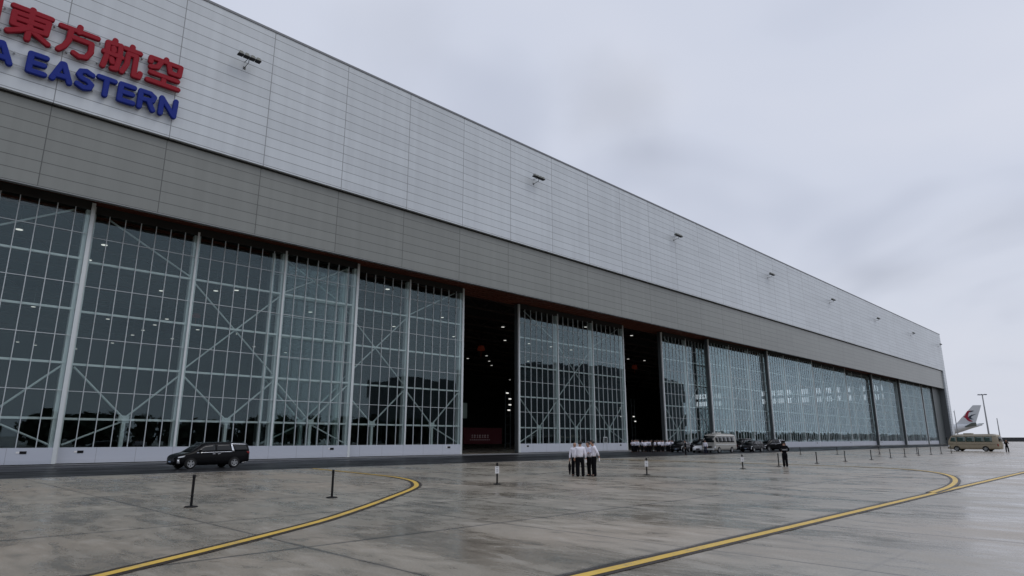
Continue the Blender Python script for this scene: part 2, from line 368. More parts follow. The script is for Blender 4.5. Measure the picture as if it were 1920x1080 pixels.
# ---------------------------------------------------------------- hangar
hangar = tag(empty('hangar', (100, 61, 0)), 'huge aircraft hangar with light grey cladding over a darker band and tall glass doors', 'hangar')
off = Vector((-100, -61, 0))
def hpart(mb, name, m, parent=None, world=True):
    o = mb.build(name, m, parent or hangar)
    if world: o.location = off
    return o
HX0, HX1, HY1 = -80, 297, 196
hpart(MB().prism([(HX0, 27.62), (293.4, 27.62), (293.4, 0), (HX1, 0), (HX1, 42.2), (HX0, 42.2)], 57.4, 58.2), 'upper_cladding', M_up)
hpart(MB().box((HX0, 57.86, 20.76), (293.4, 58.19, 27.62)), 'lower_cladding', M_low)
hpart(MB().box((HX0, 57.72, 27.50), (293.4, 57.85, 27.615)), 'overlap_shadow_strip', M_lapshadow)  # black strip painting the shadow under the overlapping light cladding
hpart(MB().box((HX0, 57.84, 20.70), (293.4, 58.3, 20.755)), 'bottom_flashing', mat('flashing', (.3, .32, .33), .4))
hpart(MB().box((HX0-.05, 57.32, 42.2), (HX1+.06, 57.75, 42.42)), 'parapet_cap', mat('cap_metal', (.17, .18, .20), .4))
hpart(MB().box((HX0, 57.75, 42.15), (HX1, HY1, 42.35)), 'roof', M_side)
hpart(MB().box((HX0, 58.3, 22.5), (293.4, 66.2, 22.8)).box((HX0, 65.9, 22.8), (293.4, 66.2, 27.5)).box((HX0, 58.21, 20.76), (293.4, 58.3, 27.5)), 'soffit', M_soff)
tb = MB(); 
for yy in (60.25, 61.15, 62.05, 62.95, 63.85, 64.75): tb.box((HX0, yy, 21.25), (293.4, yy + .5, 22.5))
for k in range(44): tb.box((HX0 + 8.42*k + 6.4, 58.3, 21.9), (HX0 + 8.42*k + 6.75, 65.9, 22.48))
hpart(tb, 'track_beam', M_red)
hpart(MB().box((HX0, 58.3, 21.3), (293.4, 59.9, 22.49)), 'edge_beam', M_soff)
# interior shell
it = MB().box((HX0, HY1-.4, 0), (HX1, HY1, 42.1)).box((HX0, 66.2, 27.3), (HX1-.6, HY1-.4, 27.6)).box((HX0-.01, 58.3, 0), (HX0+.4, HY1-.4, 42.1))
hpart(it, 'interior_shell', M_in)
tm = MB()
for k in range(9):
    yy = 72 + 13.5*k; tm.box((HX0+1, yy, 25.2), (HX1-1, yy+.35, 25.5)); tm.box((HX0+1, yy, 26.9), (HX1-1, yy+.35, 27.25))
    for i in range(60):
        x = HX0+2+6.2*i
        tm.tube((x, yy+.17, 25.4), (x+3.1, yy+.17, 27.0), .09, 4); tm.tube((x+3.1, yy+.17, 27.0), (x+6.2, yy+.17, 25.4), .09, 4)
hpart(tm, 'roof_truss', mat('truss_steel', (.06, .035, .028), .7))
# right end wall with two rows of windows
clusters = [(171.7, 170.4), (166.2, 159.6), (155.7, 151.6), (149.3, 146.8), (131.5, 128.2), (126.5, 125.0), (124.2, 120.2), (119.6, 117.5), (115.3, 113.9), (113.1, 109.2), (106.8, 103.7), (102.8, 100.2), (98.1, 95.9), (93.6, 91.2), (89.0, 86.7), (83.4, 79.9)]
rows = [(17.7, 20.2), (21.3, 23.9)]
sw = MB(); ye = [58.2] + sorted([v for c in clusters for v in c]) + [HY1-.4]
X0w, X1w = 296.4, 296.98
sw.box((X0w, 58.2, 0), (X1w, HY1-.4, rows[0][0])); sw.box((X0w, 58.2, rows[0][1]), (X1w, HY1-.4, rows[1][0])); sw.box((X0w, 58.2, rows[1][1]), (X1w, HY1-.4, 42.1))
for z0, z1 in rows:
    for i in range(0, len(ye), 2): sw.box((X0w, ye[i], z0), (X1w, ye[i+1], z1))
hpart(sw, 'end_wall', M_side)
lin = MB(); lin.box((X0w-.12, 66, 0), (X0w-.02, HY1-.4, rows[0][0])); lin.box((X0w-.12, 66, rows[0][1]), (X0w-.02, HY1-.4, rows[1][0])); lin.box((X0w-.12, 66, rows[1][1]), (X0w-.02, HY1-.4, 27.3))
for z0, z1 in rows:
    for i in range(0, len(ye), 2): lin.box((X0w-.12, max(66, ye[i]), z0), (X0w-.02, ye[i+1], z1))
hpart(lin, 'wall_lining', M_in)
for (b_, a_) in clusters:
    for z0, z1 in rows:
        n = max(1, round((b_-a_)/1.0)); wm = MB()
        for i in range(n+1):
            yy = a_ + (b_-a_)*i/n; wm.box((X0w, yy-.13, z0), (X0w+.1, yy+.13, z1))
        wm.box((X0w, a_, z0), (X0w+.1, b_, z0+.12)).box((X0w, a_, z1-.12), (X0w+.1, b_, z1))
        wo = hpart(wm, 'window', M_endg)
        p = MB().box((X0w+.12, a_, z0), (X0w+.14, b_, z1)).build('pane', M_pane, wo)
# recess at the right: infill wall and the pier's return
hpart(MB().box((282.8, 59.75, 0), (293.39, 60.0, 22.4)), 'infill_panel', mat('infill_grey', (.10, .115, .118), .45, noise=.06, nscale=.3))
hpart(MB().box((293.25, 57.9, 0), (293.39, 59.74, 20.7)).box((293.15, 59.5, 0), (293.25, 59.74, 20.7)), 'pier_return', mat('return_grey', (.12, .13, .135), .5))

# ---- sliding glass doors
W, BAY = 25.9, 8.6333
ZR = [3.5, 7.8, 12.1, 16.3, 20.5]
def make_leaf():
    f = MB()
    cols = [0.14, BAY, 2*BAY, W-.14]
    for i, x in enumerate(cols):
        if i in (0, 3):
            s = 1 if i == 0 else -1
            f.box((x-.14, -.07, .1), (x+.14, .14, 21.1))
            f.box((x+s*.14, .16, 1.3), (x+s*(.25 if i == 0 else .42), .70, 20.7))
        else:
            f.box((x-.09, -.07, 1.3), (x+.09, .0-.004, 20.8))
            f.box((x-.28, .16, 1.3), (x+.28, .70, 20.5))
    for z in ZR[:4]: f.box((.3, .12, z-.085), (W-.3, .40, z+.085))
    root = f.build('hangar_door', M_white, hangar)
    m = MB()
    npan = 21; px = (W-.28)/npan
    for i in range(1, npan):
        x = .14 + px*i
        if i % 7: m.box((x-.027, -.05, 1.3), (x+.027, .07, 20.5))
    for z in (5.65, 9.95, 14.2, 18.4): m.box((.28, -.035, z-.023), (W-.28, .05, z+.023))
    m.build('mullions', M_mull, root)
    # pane seated between mullions
    MB().box((.285, .006, 1.3), (W-.285, .026, 20.5)).build('glass', M_glass, root)
    b = MB(); y = .30
    def T(x0, z0, x1, z1, r=.075): b.tube((x0, y, z0), (x1, y, z1), r, 8)
    c = [.5, BAY, 2*BAY, W-.5]
    for i in range(3):
        mid = (c[i]+c[i+1])/2
        T(c[i], 7.6, mid, 3.6, .085); T(mid, 3.6, c[i+1], 7.6, .085)
        b.box((mid-.14, .16, 1.3), (mid+.14, .5, 3.4)); b.box((mid-.4, .24, 3.25), (mid+.4, .36, 3.85))
    T((c[0]+c[1])/2, 3.4, c[0], 1.5); T((c[2]+c[3])/2, 3.4, c[3], 1.5)
    T(c[0]+.9, 20.3, c[1], 16.4, .08); T(c[1], 16.2, c[2], 7.9); T(c[1], 7.9, c[2], 16.2); T(c[2], 16.4, c[3]-.9, 20.3, .08)
    b.build('bracing', M_brace, root)
    MB().box((.28, -.05, .10), (W-.28, .2, 1.30)).build('skirt', M_skirt, root)
    MB().box((.0, .141, .1), (.14, .80, 21.1)).box((W-.14, .141, .1), (W, .80, 21.1)).box((.14, .70, .1), (W-.14, .80, 1.3)).build('end_panel', M_endg, root)
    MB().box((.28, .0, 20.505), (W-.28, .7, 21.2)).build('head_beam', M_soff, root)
    for x in (1.55, W-2.3):
        MB().box((x, -.075, .86), (x+.42, -.051, 1.06)).build('sign_plate', M_blk, root)
        MB().box((x-.22, -.07, .90), (x-.03, -.051, 1.03)).build('number_plate', M_paper, root)
    return root
leafs = [(-67.0, 61.0), (-41.1, 60.1), (-15.1, 60.1), (10.75, 61.0), (27.0, 61.9), (64.8, 63.7), (101.2, 62.8), (115.3, 61.0), (140.2, 60.1),
         (166.6, 61.0), (192.2, 61.9), (216.0, 61.0), (241.7, 60.1), (269.6, 60.1)]
leaf0 = make_leaf()
for i, (x, y) in enumerate(leafs):
    o = leaf0 if i == 0 else copy_tree(leaf0, hangar)
    o.location = Vector((x, y, 0)) + off
# shorten nothing: the last leaf slides behind the infill panel; a personnel door sits in the fifth visible leaf
wd = MB()
wd.box((0, -.10, .15), (.07, -.056, 2.15)).box((.93, -.10, .15), (1.0, -.056, 2.15)).box((0, -.10, 2.15), (1.0, -.056, 2.25)).box((0, -.10, 1.30), (1, -.056, 1.36))
wdo = wd.build('personnel_door', M_white, hangar); wdo.location = Vector((84.0, 63.7, 0)) + off

# ---------------------------------------------------------------- sign lettering on the wall
DONG = [[(2.96, 34.27), (5.35, 34.25)], [(4.14, 34.46), (4.08, 31.89)], [(3.07, 33.76), (5.23, 33.81)], [(3.1, 33.29), (5.2, 33.33)], [(3.07, 32.77), (5.16, 32.8)], [(3.07, 33.76), (3.07, 32.77)], [(5.23, 33.81), (5.16, 32.8)], [(4.12, 32.83), (3.56, 32.42), (2.86, 32.04)], [(4.33, 32.63), (5.37, 32.03)]]
FANG = [[(6.03, 34.08), (8.53, 34.09)], [(7.26, 34.51), (7.24, 34.0)], [(6.69, 33.9), (6.66, 33.08), (6.42, 32.42), (6.08, 32.0)], [(6.88, 33.41), (8.18, 33.38), (8.21, 32.65), (7.95, 32.05), (7.48, 31.95), (7.09, 32.12)]]
HANG = [[(9.77, 34.52), (9.76, 34.29)], [(9.28, 34.11), (10.21, 34.2)], [(9.28, 34.11), (9.31, 32.93), (9.13, 31.89)], [(10.21, 34.2), (10.22, 33.0), (10.1, 31.98), (9.8, 31.93)], [(9.09, 33.2), (10.37, 33.16)], [(9.72, 33.75), (9.75, 33.5)], [(9.68, 32.75), (9.77, 32.45)], [(11.07, 34.52), (11.07, 34.2)], [(10.56, 34.14), (11.68, 34.13)], [(10.83, 33.73), (10.81, 32.74), (10.52, 31.93)], [(10.83, 33.73), (11.43, 33.74), (11.41, 31.95), (11.8, 31.95), (11.87, 32.32)]]
KONG = [[(13.73, 34.53), (13.74, 34.25)], [(12.55, 34.23), (14.95, 34.25), (14.89, 33.40), (14.15, 33.40), (14.0, 34.0)], [(12.55, 34.21), (12.53, 33.8)], [(13.34, 34.1), (13.12, 33.50), (12.6, 33.34)], [(12.64, 32.84), (14.81, 32.82)], [(13.72, 32.79), (13.72, 32.13)], [(12.47, 32.07), (14.93, 32.07)]]
ZHONG = [[(-3.3, 33.9), (-1.2, 33.9), (-1.2, 32.9), (-3.3, 32.9), (-3.3, 33.9)], [(-2.25, 34.5), (-2.25, 31.9)]]
GUO = [[(-.3, 34.3), (2.1, 34.3), (2.1, 32.0), (-.3, 32.0), (-.3, 34.3)], [(.1, 33.75), (1.7, 33.75)], [(.3, 33.3), (.9, 33.3), (.9, 32.9), (.3, 32.9), (.3, 33.3)], [(.2, 32.5), (1.0, 32.55)], [(1.1, 34.0), (1.3, 33.0), (1.7, 32.5)], [(1.6, 33.2), (1.15, 32.6)]]
BLUE = [[[(2.45, 29.40), (2.98, 30.88), (3.10, 30.88), (3.56, 29.43)][0:0] or [(2.02, 29.42), (2.62, 30.88), (2.76, 30.90), (3.34, 29.45)], [(2.3, 29.80), (3.10, 29.78)]],
 [[(5.48, 30.85), (4.53, 30.85), (4.52, 29.42), (5.50, 29.43)], [(4.54, 30.13), (5.40, 30.15)]],
 [[(6.02, 29.42), (6.52, 30.85), (6.64, 30.87), (7.16, 29.43)], [(6.28, 29.79), (6.95, 29.81)]],
 [[(8.59, 30.72), (8.16, 30.90), (7.80, 30.78), (7.68, 30.45), (7.89, 30.20), (8.33, 30.10), (8.60, 29.88), (8.50, 29.53), (8.13, 29.41), (7.67, 29.62)]],
 [[(9.06, 30.85), (10.18, 30.83)], [(9.62, 30.81), (9.60, 29.40)]],
 [[(11.62, 30.86), (10.67, 30.86), (10.65, 29.43), (11.65, 29.44)], [(10.67, 30.18), (11.54, 30.19)]],
 [[(12.15, 29.38), (12.15, 30.85), (12.87, 30.85), (13.20, 30.62), (13.09, 30.22), (12.2, 30.13)], [(12.81, 30.13), (13.18, 29.40)]],
 [[(13.79, 29.38), (13.80, 30.85), (14.87, 29.44), (14.92, 30.90)]],
 [[(0.2, 29.4), (0.2, 30.85), (1.25, 29.42), (1.25, 30.9)]], [[(-.45, 30.86), (-.45, 29.42)]],
 [[(-2.1, 30.86), (-2.1, 29.42)], [(-1.05, 30.86), (-1.05, 29.42)], [(-2.1, 30.15), (-1.05, 30.15)]],
 [[(-2.8, 30.6), (-3.2, 30.88), (-3.7, 30.75), (-3.95, 30.15), (-3.7, 29.55), (-3.2, 29.4), (-2.8, 29.7)]]]
def char_mesh(strokes, r, yf=56.86, dep=.28):
    """rounded box strokes: each stroke a row of overlapping capsules, each set a hair proud of the last"""
    m = MB(); k = 0
    for s in strokes:
        for (a, b) in zip(s[:-1], s[1:]):
            ax, az_, bx, bz = *a, *b; L = math.hypot(bx-ax, bz-az_)
            ang = math.atan2(bz-az_, bx-ax); n = 10; P = []
            for i in range(n+1):
                t = ang + math.pi/2 + math.pi*i/n; P.append((ax+r*math.cos(t), az_+r*math.sin(t)))
            for i in range(n+1):
                t = ang - math.pi/2 + math.pi*i/n; P.append((bx+r*math.cos(t), bz+r*math.sin(t)))
            y0 = yf - .0035*(k % 9); k += 1
            q = [(ax + (x-ax)*.8 if False else x, z) for x, z in P]
            # bevelled cap: inner ring proud of the rim
            vs = []; nn = len(P); cx, cz = (ax+bx)/2, (az_+bz)/2
            ri = r*.72; I = []
            for i in range(n+1):
                t = ang + math.pi/2 + math.pi*i/n; I.append((ax+ri*math.cos(t), az_+ri*math.sin(t)))
            for i in range(n+1):
                t = ang - math.pi/2 + math.pi*i/n; I.append((bx+ri*math.cos(t), bz+ri*math.sin(t)))
            vs = [(x, y0, z) for x, z in I] + [(x, y0+.05, z) for x, z in P] + [(x, y0+dep, z) for x, z in P]
            fs = [tuple(range(nn)), tuple(range(3*nn-1, 2*nn-1, -1))]
            for i in range(nn):
                j = (i+1) % nn; fs += [(j, i, nn+i, nn+j), (nn+j, nn+i, 2*nn+i, 2*nn+j)]
            m.add(vs, fs)
    return m
def sign(name, label, chars, r, m, partname, rails, x0, x1):
    root = tag(empty(name, (6, 57.1, rails[0])), label, 'sign', 'lettering on the hangar wall')
    o_ = Vector((-6, -57.1, -rails[0]))
    for c in chars:
        o = char_mesh(c, r).build(partname, m, root); o.location = o_
    rb = MB()
    for z in rails: rb.box((x0, 57.18, z-.03), (x1, 57.24, z+.03))
    x = x0 + .4
    while x < x1:
        for z in rails: rb.box((x-.03, 57.20, z-.09), (x+.03, 57.4, z+.09))
        x += 1.05
    rr = rb.build('support_rail', M_steel, root); rr.location = o_
sign('red_sign', 'row of big red Chinese characters fixed above the blue letters on the hangar wall', [ZHONG, GUO, DONG, FANG, HANG, KONG], .215, M_lred, 'character', (32.15, 34.0), -4.2, 14.9)
sign('blue_sign', 'row of blue capital letters fixed below the red characters on the hangar wall', BLUE, .215, M_lblue, 'letter', (29.62, 30.62), -4.2, 14.9)

# ---------------------------------------------------------------- floodlights
FX = [20.55, 61.5, 98.6, 138.0, 175.8, 213.9, 252.9, 291.2]
def make_flood():
    r = empty('floodlight', (0, 57.4, 37.6))
    b = MB(); b.tube((0, -1.0, .0), (0, -1.0, -.55), .035); b.tube((0, -1.0, -.5), (0, 0, -.62), .035); b.tube((0, -1.0, -.02), (0, 0, .05), .03); b.tube((-1.1, -1.0, .0), (1.1, -1.0, .0), .04); b.box((-.12, -.03, -.78), (.12, 0, -.5))
    b.build('bracket', mat('bracket_grey', (.08, .085, .09), .5), r)
    for i in range(4):
        x = -.84 + .56*i
        h = MB(); h.box((x-.23, -1.30, .0), (x+.23, -.82, .08)); h.prism([(x-.19, .12), (x+.19, .12), (x+.14, .30), (x-.14, .30)], -1.22, -.90)
        hh = h.build('lamp_housing', mat('housing_grey', (.22, .23, .21), .5), r)
        MB().box((x-.24, -1.31, -.09), (x+.24, -.81, -.003)).build('lamp_lens', M_blk, hh)
    return r
fl0 = make_flood()
FLAB = ['largest four-lamp floodlight on the hangar wall, right of the red and blue lettering',
 'second floodlight from the left on the hangar wall, above the first dark door opening',
 'third floodlight from the left on the light cladding of the hangar',
 'fourth floodlight from the left, halfway along the light cladding',
 'fifth floodlight from the left on the light cladding',
 'sixth floodlight from the left on the light cladding',
 'small seventh floodlight from the left, the last one before the corner light',
 'tiny floodlight sticking out at the far right corner of the hangar']
for i, x in enumerate(FX):
    o = fl0 if i == 0 else copy_tree(fl0)
    o.location = (x, 57.4, 37.6); tag(o, FLAB[i], 'floodlight', 'floodlights along the hangar wall')

# ---------------------------------------------------------------- lamps and things inside
LAMPS = [(8.5, 83.9), (16.5, 83.9), (16.8, 92.6), (28.9, 104.8), (34.8, 99.0), (17.3, 133.3), (29.4, 137.4), (37.3, 129.6), (38.3, 155.3), (37.7, 138.1), (38.0, 146.8), (38.4, 171.8), (34.6, 189.6), (26.2, 188.8), (22.3, 185.4), (45.8, 138.1), (53.9, 137.8), (46.2, 154.9), (52.8, 79.6), (53.2, 104.3), (64.7, 154.5), (73.1, 91.8), (89.3, 107.8), (72.4, 106.3), (61.4, 104.2), (36.9, 96.4), (75.2, 159.4), (88.4, 91.3), (101.2, 103.8), (117.1, 127.3), (125.9, 135.7), (133.9, 143.2), (172.2, 173.9), (117.3, 135.3), (100.3, 79.5), (108.8, 103.4), (116.5, 103.3), (124.4, 103.5), (133.9, 127.7), (116.0, 79.3), (150.4, 104.3), (156.9, 103.2)]
lm0 = None
M_hous = mat('lamp_shell', (.15, .15, .15), .5)
for i, (x, y) in enumerate(LAMPS):
    if lm0 is None:
        lm0 = MB().lathe([(.05, .5), (.16, .42), (.34, .12), (.36, .0)], 16).tube((0, 0, .5), (0, 0, 3.2), .02, 6).build('ceiling_lamp', M_hous)
        MB().lathe([(.33, -.02), (.33, -.05)], 16).build('bulb', M_lamp, lm0)
        o = lm0
    else: o = copy_tree(lm0)
    o.location = (x, y, 24.0)
    tag(o, 'small glowing ceiling lamp hanging inside the hangar, seen through the doors', 'lamp', 'ceiling lamps inside the hangar')
low = [(103.12, 12.17), (103.98, 10.88), (103.98, 9.55), (103.64, 8.34), (147.05, 11.69), (146.96, 10.24), (147.05, 7.94), (152.89, 8.07), (153.57, 6.77)]
wl0 = None
for i, (x, z) in enumerate(low):
    if wl0 is None:
        wl0 = MB().box((-.45, 0, -.16), (.45, .25, .16)).build('wall_lamp', M_hous); MB().box((-.42, -.03, -.13), (.42, -.002, .13)).build('lens', M_lamp, wl0); o = wl0
    else: o = copy_tree(wl0)
    o.location = (x, 105, z)
    tag(o, 'small bright rectangular lamp in a stack in the left dark opening' if i < 4 else 'small bright rectangular lamp low inside the second door opening or beside it', 'lamp', 'rectangular lamps in the left opening' if i < 4 else 'rectangular lamps by the second opening')
def rack(x):
    m = MB()
    for xx in (x-.8, x+.8): m.box((xx-.08, 105.3, 0), (xx+.08, 105.5, 13))
    for z in range(1, 13, 2): m.box((x-.8, 105.3, z), (x+.8, 105.4, z+.1))
    return m
tag(rack(103.7).build('lighting_tower', M_endg), 'dim steel lighting tower carrying a stack of lamps in the left dark opening', 'tower')
tag(rack(147.0).build('lighting_tower', M_endg), 'dim steel lighting tower seen through the glass door between the two openings', 'tower')
tag(rack(153.2).build('lighting_tower', M_endg), 'dim steel lighting tower inside the right dark opening', 'tower')
for x, y, z, l in ((44.2, 135, 26.2, 'red crane hoist with an added dim glow behind the glass door left of the cross bracing'), (90.4, 100, 20.5, 'red crane hoist hanging in the left dark opening'), (147.1, 100, 20.9, 'red crane hoist hanging in the right dark opening')):
    h = MB().box((-.7, -.4, -.30), (.7, .4, .30)).box((-.4, -.5, .30), (.4, .5, .75)); h.tube((0, 0, -.45), (0, 0, -1.6), .05)
    o = h.build('crane_hoist', mat('hoist_red_glow', (.20, .03, .015), .6, emit=((1, .16, .06), .012)), None, .05); o.location = (x, y, z)  # red paint with a slight glow added; the hoist is no lamp
    MB().tube((0, 0, .75), (0, 0, 26.9-z), .05, 6).build('cable', M_blk, o); tag(o, l, 'hoist', 'crane hoists inside the hangar')
# banner and grey board
bn = MB().box((85.9, 100, .95), (96.6, 100.15, 4.2)).build('banner', mat('banner_red_glow', (.06, .003, .008), .8, emit=((1, .03, .08), .001)))  # cloth given a trace of added glow in the dark opening
tag(bn, 'wide dim red banner with a line of pale characters inside the left opening', 'banner')
gl = MB(); random.seed(3)
for i in range(7):
    x = 88.0 + i*.72
    gl.box((x, 99.95, 2.25), (x+.42, 99.99, 2.32)); gl.box((x, 99.95, 2.62), (x+.42, 99.99, 2.70)); gl.box((x+.17, 99.94, 2.15), (x+.24, 99.985, 2.85))
    if i % 2: gl.box((x-.02, 99.945, 2.15), (x+.05, 99.988, 2.8))
for i in range(11): gl.box((87.6+i*.52, 99.95, 1.72), (87.6+i*.52+.34, 99.99, 1.84))
gl.build('banner_text', mat('banner_text', (.3, .22, .22), .6, emit=((1, .8, .8), .02)), bn)  # print also glows a little, in place of light falling on it
tag(MB().box((87.1, 104, 6.2), (90.2, 104.2, 9.4)).box((88.5, 104.2, 0), (88.7, 104.4, 6.2)).build('notice_board', mat('board_grey_glow', (.25, .30, .28), .6, emit=((.6, .8, .7), .012))), 'tall dim grey board standing inside the left dark opening', 'board')  # unlit board, brightened by a faint added emission

# ---------------------------------------------------------------- barrier posts
def make_post():
    m = MB().lathe([(.185, 0), (.185, .02), (.16, .035), (.03, .05)], 20).lathe([(.038, .03), (.038, .82)], 12)
    r = m.build('barrier_post', M_blk)
    MB().lathe([(.036, .80), (.045, .82), (.045, .89), (.03, .91)], 12).build('post_head', M_blk, r)
    return r
ps0 = make_post()
posts = [((7.13, 20.37), 'large black barrier post nearest the black minivan, leftmost of the row', 0), ((11.56, 20.19), 'black barrier post left of the yellow curve, second of the row', 0),
 ((20.01, 21.0), 'black barrier post with a white notice right of the yellow curve', 1), ((30.74, 20.41), 'black barrier post with a white notice right of the four men', 2), ((41.72, 20.2), 'black barrier post with a white notice in front of the pale minibus', 3),
 ((47.15, 20.1), 'black barrier post right beside the guard in black', 0), ((54.65, 20.2), 'black barrier post, first of the row to the right of the guard', 0), ((61.09, 20.17), 'black barrier post, second of the row to the right of the guard', 0),
 ((68.26, 20.19), 'black barrier post, third of the row to the right of the guard', 0), ((75.27, 20.44), 'black barrier post, fourth of the row to the right of the guard', 0), ((80.75, 20.51), 'black barrier post, fifth of the row to the right of the guard', 0),
 ((88.24, 20.96), 'black barrier post, sixth of the row to the right of the guard', 0), ((95.23, 21.26), 'black barrier post, third from the tan minibus', 0), ((101.21, 21.43), 'black barrier post, second from the tan minibus', 0), ((105.88, 21.22), 'black barrier post standing right in front of the tan minibus nose', 0),
 ((85.47, 33.51), 'black barrier post of the rear row, leftmost, near the glass doors', 0), ((88.69, 30.15), 'black barrier post of the rear row, second from left', 0), ((92.36, 26.31), 'black barrier post of the rear row, third from left', 0), ((97.31, 23.29), 'black barrier post of the rear row, rightmost, close to a front post', 0)]
for i, ((x, y), l, sg) in enumerate(posts):
    o = ps0 if i == 0 else copy_tree(ps0); o.location = (x, y, 0); o.rotation_euler = (0, 0, R(17*i))
    tag(o, l, 'barrier post', 'black barrier posts standing across the apron')
for i, ((x, y), l, sg) in enumerate(posts):
    if not sg: continue
    n = empty('notice', (x, y, 0), R(-[0, 44, 57, 64][sg]))
    MB().box((-.09, -.058, .46), (.09, -.052, .76)).build('sheet', M_paper, n)
    t = MB()
    for k, (zz, ww) in enumerate(((.71, .05), (.64, .03), (.60, .05), (.53, .04))): t.box((-ww, -.0615, zz-.008), (ww, -.0585, zz+.008))
    t.build('notice_print', mat('ink', (.12, .12, .14), .7), n)
    tag(n, ['', 'white notice sheet on the barrier post right of the yellow curve', 'white notice sheet on the barrier post right of the four men', 'white notice sheet on the barrier post in front of the pale minibus'][sg], 'notice')

# ---------------------------------------------------------------- people
dg = None
def skinned(name, verts, edges, rad, m, parent, sub=1, root=0):
    me = bpy.data.meshes.new(name); me.from_pydata([tuple(v) for v in verts], edges, [])
    o = bpy.data.objects.new(name, me); COL.objects.link(o)
    md = o.modifiers.new('skin', 'SKIN'); md.use_smooth_shade = True
    for i, r in enumerate(rad):
        r = r if isinstance(r, tuple) else (r, r)
        me.skin_vertices[0].data[i].radius = r; me.skin_vertices[0].data[i].use_root = (i == root)
    s = o.modifiers.new('s', 'SUBSURF'); s.levels = sub; s.render_levels = sub
    d = bpy.context.evaluated_depsgraph_get(); nm = bpy.data.meshes.new_from_object(o.evaluated_get(d)); nm.name = name
    o.modifiers.clear(); o.data = nm; bpy.data.meshes.remove(me)
    nm.materials.clear(); nm.materials.append(m)
    for p in nm.polygons: p.use_smooth = True
    o.parent = parent
    return o
M_skin = mat('skin', (.42, .24, .17), .5); M_hair = mat('black_hair', (.012, .010, .010), .5)
M_shirt = mat('white_shirt', (.84, .83, .92), .8, noise=.06, nscale=20); M_trou = mat('black_trousers', (.006, .006, .008), .9, spec=.1)
M_dark = mat('dark_uniform', (.006, .006, .008), .9, spec=.1); M_shoe = mat('black_shoe', (.01, .01, .01), .35)
